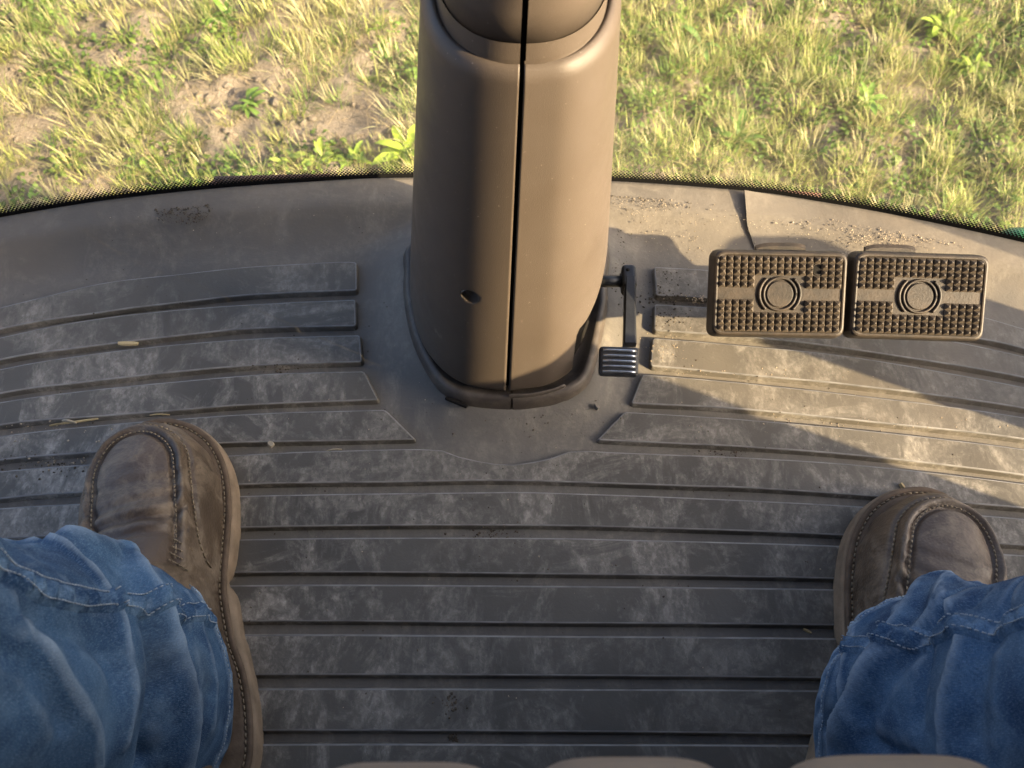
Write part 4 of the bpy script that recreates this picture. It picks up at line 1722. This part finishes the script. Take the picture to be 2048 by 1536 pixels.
def leaf_mesh(base, phi, L, pitch, w, rgb):
    """one broad leaf: three cross rows, folded along the midrib"""
    d = np.array([math.cos(phi), math.sin(phi), 0])
    s = np.array([-math.sin(phi), math.cos(phi), 0])
    V, C_l = [], []
    pos = np.array(base, float)
    ang = pitch
    rows = [(0, .12), (.3, .8), (.6, 1.0), (.85, .6), (1.0, .04)]
    lt = 0
    for t, k in rows:
        pos = pos + (t - lt) * L * (d * math.cos(ang) + np.array([0, 0, 1]) * math.sin(ang))
        lt = t
        ang -= .32
        h = np.array([0, 0, .18 * w * k])
        V += [tuple(pos - s * w / 2 * k + h), tuple(pos), tuple(pos + s * w / 2 * k + h)]
        C_l += [rgb * 1.0, rgb * 1.18, rgb * 1.0]
    Fc = []
    for a in range(4):
        for b in range(2):
            Fc.append((a * 3 + b, a * 3 + b + 1, (a + 1) * 3 + b + 1, (a + 1) * 3 + b))
    return V, Fc, C_l


def leaves(lst, name, parent=None):
    V, Fc, CC = [], [], []
    for v, f, c in lst:
        o = len(V)
        V += v
        Fc += [tuple(i + o for i in q) for q in f]
        CC += c
    o = mk(name, V, Fc, M['leaf'], parent)
    colored(o, np.array(CC))
    return o


# low creeping leaves between the tufts
lst = []
for _ in range(4200):
    x, y = rg.uniform(-2.1, 2.1), rg.uniform(1.15, 2.75)
    nn = mnoise.fractal(Vector((x * 2.4, y * 2.4, 9)), 1, 2, 3)
    if nn < (.08 if x < 0 else -.34):
        continue
    g0 = np.array((.10, .17, .035)) * rg.uniform(.6, 1.5) + np.array((.05, .03, 0)) * rg.random()
    for k in range(int(rg.integers(5, 13))):
        a = rg.uniform(0, 6.28)
        r = .045 * math.sqrt(rg.random())
        xx, yy = x + r * math.cos(a), y + r * math.sin(a)
        Lf = rg.uniform(.010, .026)
        lst.append(leaf_mesh((xx, yy, gheight(xx, yy) + rg.uniform(.002, .022)), rg.uniform(0, 6.28), Lf, rg.uniform(-.1, .8), Lf * rg.uniform(.45, .7), g0 * rg.uniform(.75, 1.25)))
tag(leaves(lst, 'ground_cover'), 'small green creeping leaves spread between the grass tufts', 'ground cover', kind='stuff')

weeds = [
    (812, 312, 13, .075, (.30, .40, .05), 'bright green weed against the left edge of the column, just above the windscreen edge'),
    (700, 322, 9, .045, (.27, .38, .06), 'bright weed standing second left of the column above the windscreen edge'),
    (640, 326, 8, .040, (.29, .37, .07), 'small bright weed third left of the column above the windscreen edge'),
    (580, 330, 8, .038, (.26, .34, .07), 'small bright weed fourth left of the column above the windscreen edge'),
    (268, 340, 6, .045, (.17, .27, .07), 'low pale green weed on the bare soil at lower left'),
    (500, 215, 12, .045, (.13, .21, .04), 'dark leafy weed in the middle of the left grass patch'),
    (450, 40, 11, .050, (.14, .24, .04), 'dark leafy weed at the top of the left grass patch'),
    (1400, 98, 8, .075, (.16, .27, .07), 'broad leaved weed just right of the column near the top'),
    (1880, 60, 24, .055, (.27, .37, .05), 'bright green weed nearest the top edge at the upper right'),
    (1945, 135, 20, .050, (.25, .34, .05), 'bright green weed at the upper right, just below and right of the topmost one'),
    (1470, 280, 10, .060, (.12, .20, .04), 'dark green weed low on the right, above the brake pedals'),
    (1720, 215, 11, .055, (.17, .28, .05), 'mid green weed in the centre of the right grass patch'),
]
for px, py, nl, Lf, rgb, lab in weeds:
    p = at(px, py, GZ)
    z = gheight(p.x, p.y)
    t = empty('weed_plant', (p.x, p.y, z))
    tag(t, lab, 'weed', 'broad leaved weeds in the field')
    lst = []
    nl = int(nl * 1.9)
    for k in range(nl):
        ph = k * 2.4 + rg.uniform(-.3, .3)
        l_ = Lf * rg.uniform(.7, 1.5)
        lst.append(leaf_mesh((.012 * math.cos(ph * 1.7), .012 * math.sin(ph * 1.7), .002 + .012 * k / nl), ph, l_, rg.uniform(.25, 1.25), l_ * rg.uniform(.20, .32), np.array(rgb) * rg.uniform(.8, 1.2)))
    leaves(lst, 'leaf_rosette', t)
    V, Fc = tube([(0, 0, -.02), (0, 0, .012)], [.004, .003], 6)
    st = mk('stem', V, Fc, M['leaf'], t)
    colored(st, np.tile(np.array(rgb) * .8, (len(V), 1)))

# crumbled clods on the bare soil
base_ico = bmesh.new()
bmesh.ops.create_icosphere(base_ico, subdivisions=1, radius=1)
IV = np.array([v.co[:] for v in base_ico.verts])
IF = [tuple(v.index for v in f.verts) for f in base_ico.faces]
base_ico.free()


def lumps(pts, sizes, name, mat, flat=.65, parent=None, rs=3):
    g = np.random.default_rng(rs)
    V, Fc = [], []
    for p, s in zip(pts, sizes):
        o = len(V)
        J = IV * (1 + g.uniform(-.35, .35, (len(IV), 1))) * np.array([s * g.uniform(.7, 1.3), s * g.uniform(.7, 1.3), s * flat])
        a = g.uniform(0, 6.28)
        ca, sa = math.cos(a), math.sin(a)
        J = np.c_[J[:, 0] * ca - J[:, 1] * sa, J[:, 0] * sa + J[:, 1] * ca, J[:, 2]] + np.array(p)
        V += J.tolist()
        Fc += [tuple(i + o for i in f) for f in IF]
    return mk(name, V, Fc, mat, parent, smooth=False)


pts, sz_ = [], []
for _ in range(3600):
    x, y = rg.uniform(-2.0, 2.0), rg.uniform(1.2, 2.7)
    if rg.random() < density(x, y) * .9:
        continue
    s = .003 + .013 * rg.random() ** 2.5
    pts.append((x, y, gheight(x, y) + s * .3))
    sz_.append(s)
tag(lumps(pts, sz_, 'soil_clods', M['soil'], .7), 'crumbled clods lying on the dry soil', 'soil', kind='stuff')


# ------------------------------------------------------------------ dirt on the cab floor
def scatter(px0, py0, sx, sy, n, smin, smax, zoff=0., seed=1, ring=False):
    g = np.random.default_rng(seed)
    out, ss = [], []
    for _ in range(n):
        if ring:
            a, r = g.uniform(0, 6.28), math.sqrt(g.random())
            x, y = px0 + sx * r * math.cos(a), py0 + sy * r * math.sin(a)
        else:
            x, y = g.normal(px0, sx), g.normal(py0, sy)
        p = at(x, y, 0)
        if p.y > yedge(p.x) - .003 or dist_collar(p.x, p.y) < .001:
            continue
        z = zfloor(p.x, p.y)
        p = at(x, y, z)
        s = smin * .6 + (smax * .7 - smin * .6) * g.random() ** 2.5
        out.append((p.x, p.y, z + s * .3))
        ss.append(s)
    return out, ss


D = [scatter(365, 418, 56, 32, 420, .0005, .0016, seed=2, ring=True), scatter(1340, 600, 45, 8, 90, .0007, .002, seed=3), scatter(1335, 630, 22, 18, 90, .0005, .0014, seed=4),
     scatter(1340, 560, 20, 16, 60, .0005, .0015, seed=5), scatter(1240, 520, 14, 40, 110, .0005, .0016, seed=6), scatter(1090, 840, 120, 22, 70, .0004, .0013, seed=7),
     scatter(985, 1068, 30, 6, 70, .0006, .0019, seed=8), scatter(900, 1405, 18, 12, 60, .0006, .0018, seed=9), scatter(908, 1478, 7, 5, 26, .0008, .0026, seed=10),
     scatter(1450, 905, 40, 6, 60, .0005, .0016, seed=11), scatter(60, 930, 60, 14, 110, .0005, .0016, seed=12), scatter(560, 737, 20, 6, 30, .0006, .0018, seed=13),
     scatter(1300, 395, 60, 14, 260, .0004, .0012, seed=14), scatter(1024, 1000, 520, 260, 480, .0003, .0012, seed=15), scatter(1500, 600, 300, 200, 260, .0003, .0011, seed=16), scatter(400, 600, 300, 160, 150, .0003, .0012, seed=17)]
a, b = sum((d[0] for d in D), []), sum((d[1] for d in D), [])
tag(lumps(a, b, 'floor_grit', M['grit'], .7, rs=5), 'dark crumbs of dirt scattered over the cab floor', 'dirt', kind='stuff')
D = [scatter(1290, 400, 60, 16, 260, .0004, .0011, seed=21), scatter(1570, 425, 55, 25, 260, .0004, .0012, seed=22), scatter(1720, 440, 70, 28, 420, .0004, .0013, seed=23), scatter(1800, 478, 60, 10, 300, .0004, .0013, seed=24),
     scatter(1350, 470, 90, 40, 260, .0003, .0010, seed=25), scatter(1400, 600, 26, 6, 120, .0006, .0016, seed=26), scatter(90, 860, 60, 14, 90, .0005, .0016, seed=27), scatter(140, 925, 40, 8, 50, .0005, .0017, seed=28),
     scatter(1480, 745, 150, 8, 90, .0004, .0012, seed=29), scatter(1700, 850, 180, 10, 90, .0004, .0012, seed=30), scatter(1330, 690, 30, 18, 90, .0004, .0012, seed=31), scatter(1024, 1000, 520, 300, 260, .0003, .0009, seed=32), scatter(500, 420, 250, 50, 110, .0003, .0010, seed=33)]
a, b = sum((d[0] for d in D), []), sum((d[1] for d in D), [])
tag(lumps(a, b, 'floor_chaff', M['chaff'], .6, rs=6), 'pale chaff and seed dust scattered over the cab floor', 'chaff', kind='stuff')


def stick(name, p0, p1, w, h, mat, label, cat, bend=.0):
    a, b = at(*p0, 0), at(*p1, 0)
    za, zb_ = zfloor(a.x, a.y), zfloor(b.x, b.y)
    a = at(*p0, za)
    b = at(*p1, zb_)
    a.z, b.z = max(za, zb_) + h * .6, max(za, zb_) + h * .6
    d = (b - a).normalized()
    s = Vector((-d.y, d.x, 0)) * w / 2
    V = []
    for t in np.linspace(0, 1, 6):
        c = a.lerp(b, t) + Vector((0, 0, bend * math.sin(math.pi * t)))
        k = 1 - .35 * abs(2 * t - 1) ** 3
        for sx, sz in ((-1, -.5), (1, -.5), (.8, .5), (-.5, .6)):
            V.append(c + s * sx * k + Vector((0, 0, h * sz)))
    Fc = [(j * 4 + i, j * 4 + (i + 1) % 4, (j + 1) * 4 + (i + 1) % 4, (j + 1) * 4 + i) for j in range(5) for i in range(4)] + [(3, 2, 1, 0), (20, 21, 22, 23)]
    return tag(mk(name, V, Fc, mat, None, False), label, cat)


stick('wood_chip', (243, 694), (277, 688), .0042, .0016, M['straw'], 'flat tan wood chip in the groove between the left ribs', 'wood chip')
stick('straw', (128, 854), (197, 838), .0016, .0014, M['straw'], 'longest straw lying beside the toe of the left boot', 'straw')
stick('straw', (126, 842), (160, 852), .0022, .0012, M['chip'], 'pale curled straw end crossing the longest straw at left', 'straw', .003)
stick('straw', (100, 852), (128, 846), .0018, .0012, M['straw'], 'short straw at the left end of the straw litter', 'straw')
stick('straw', (300, 831), (345, 836), .0009, .0009, M['straw'], 'thin dry stem just above the toe of the left boot', 'straw', .002)
stick('pale_chip', (538, 886), (550, 899), .0055, .0022, M['chip'], 'pale seed husk on the groove right of the left boot toe', 'husk')
stick('straw', (648, 905), (684, 899), .0009, .0009, M['chip'], 'thin pale curl of straw on the groove below the column', 'straw', .003)
stick('straw', (1606, 1258), (1622, 1266), .0022, .0014, M['straw'], 'small leaf scrap on the groove left of the right boot', 'straw')
stick('pebble', (1190, 811), (1196, 822), .0038, .0036, M['stone'], 'small grey pebble on the mat in front of the column base', 'pebble')
stick('straw', (1799, 968), (1806, 978), .0028, .0030, M['straw'], 'brown crumb of bark at the tip of the right boot', 'bark')
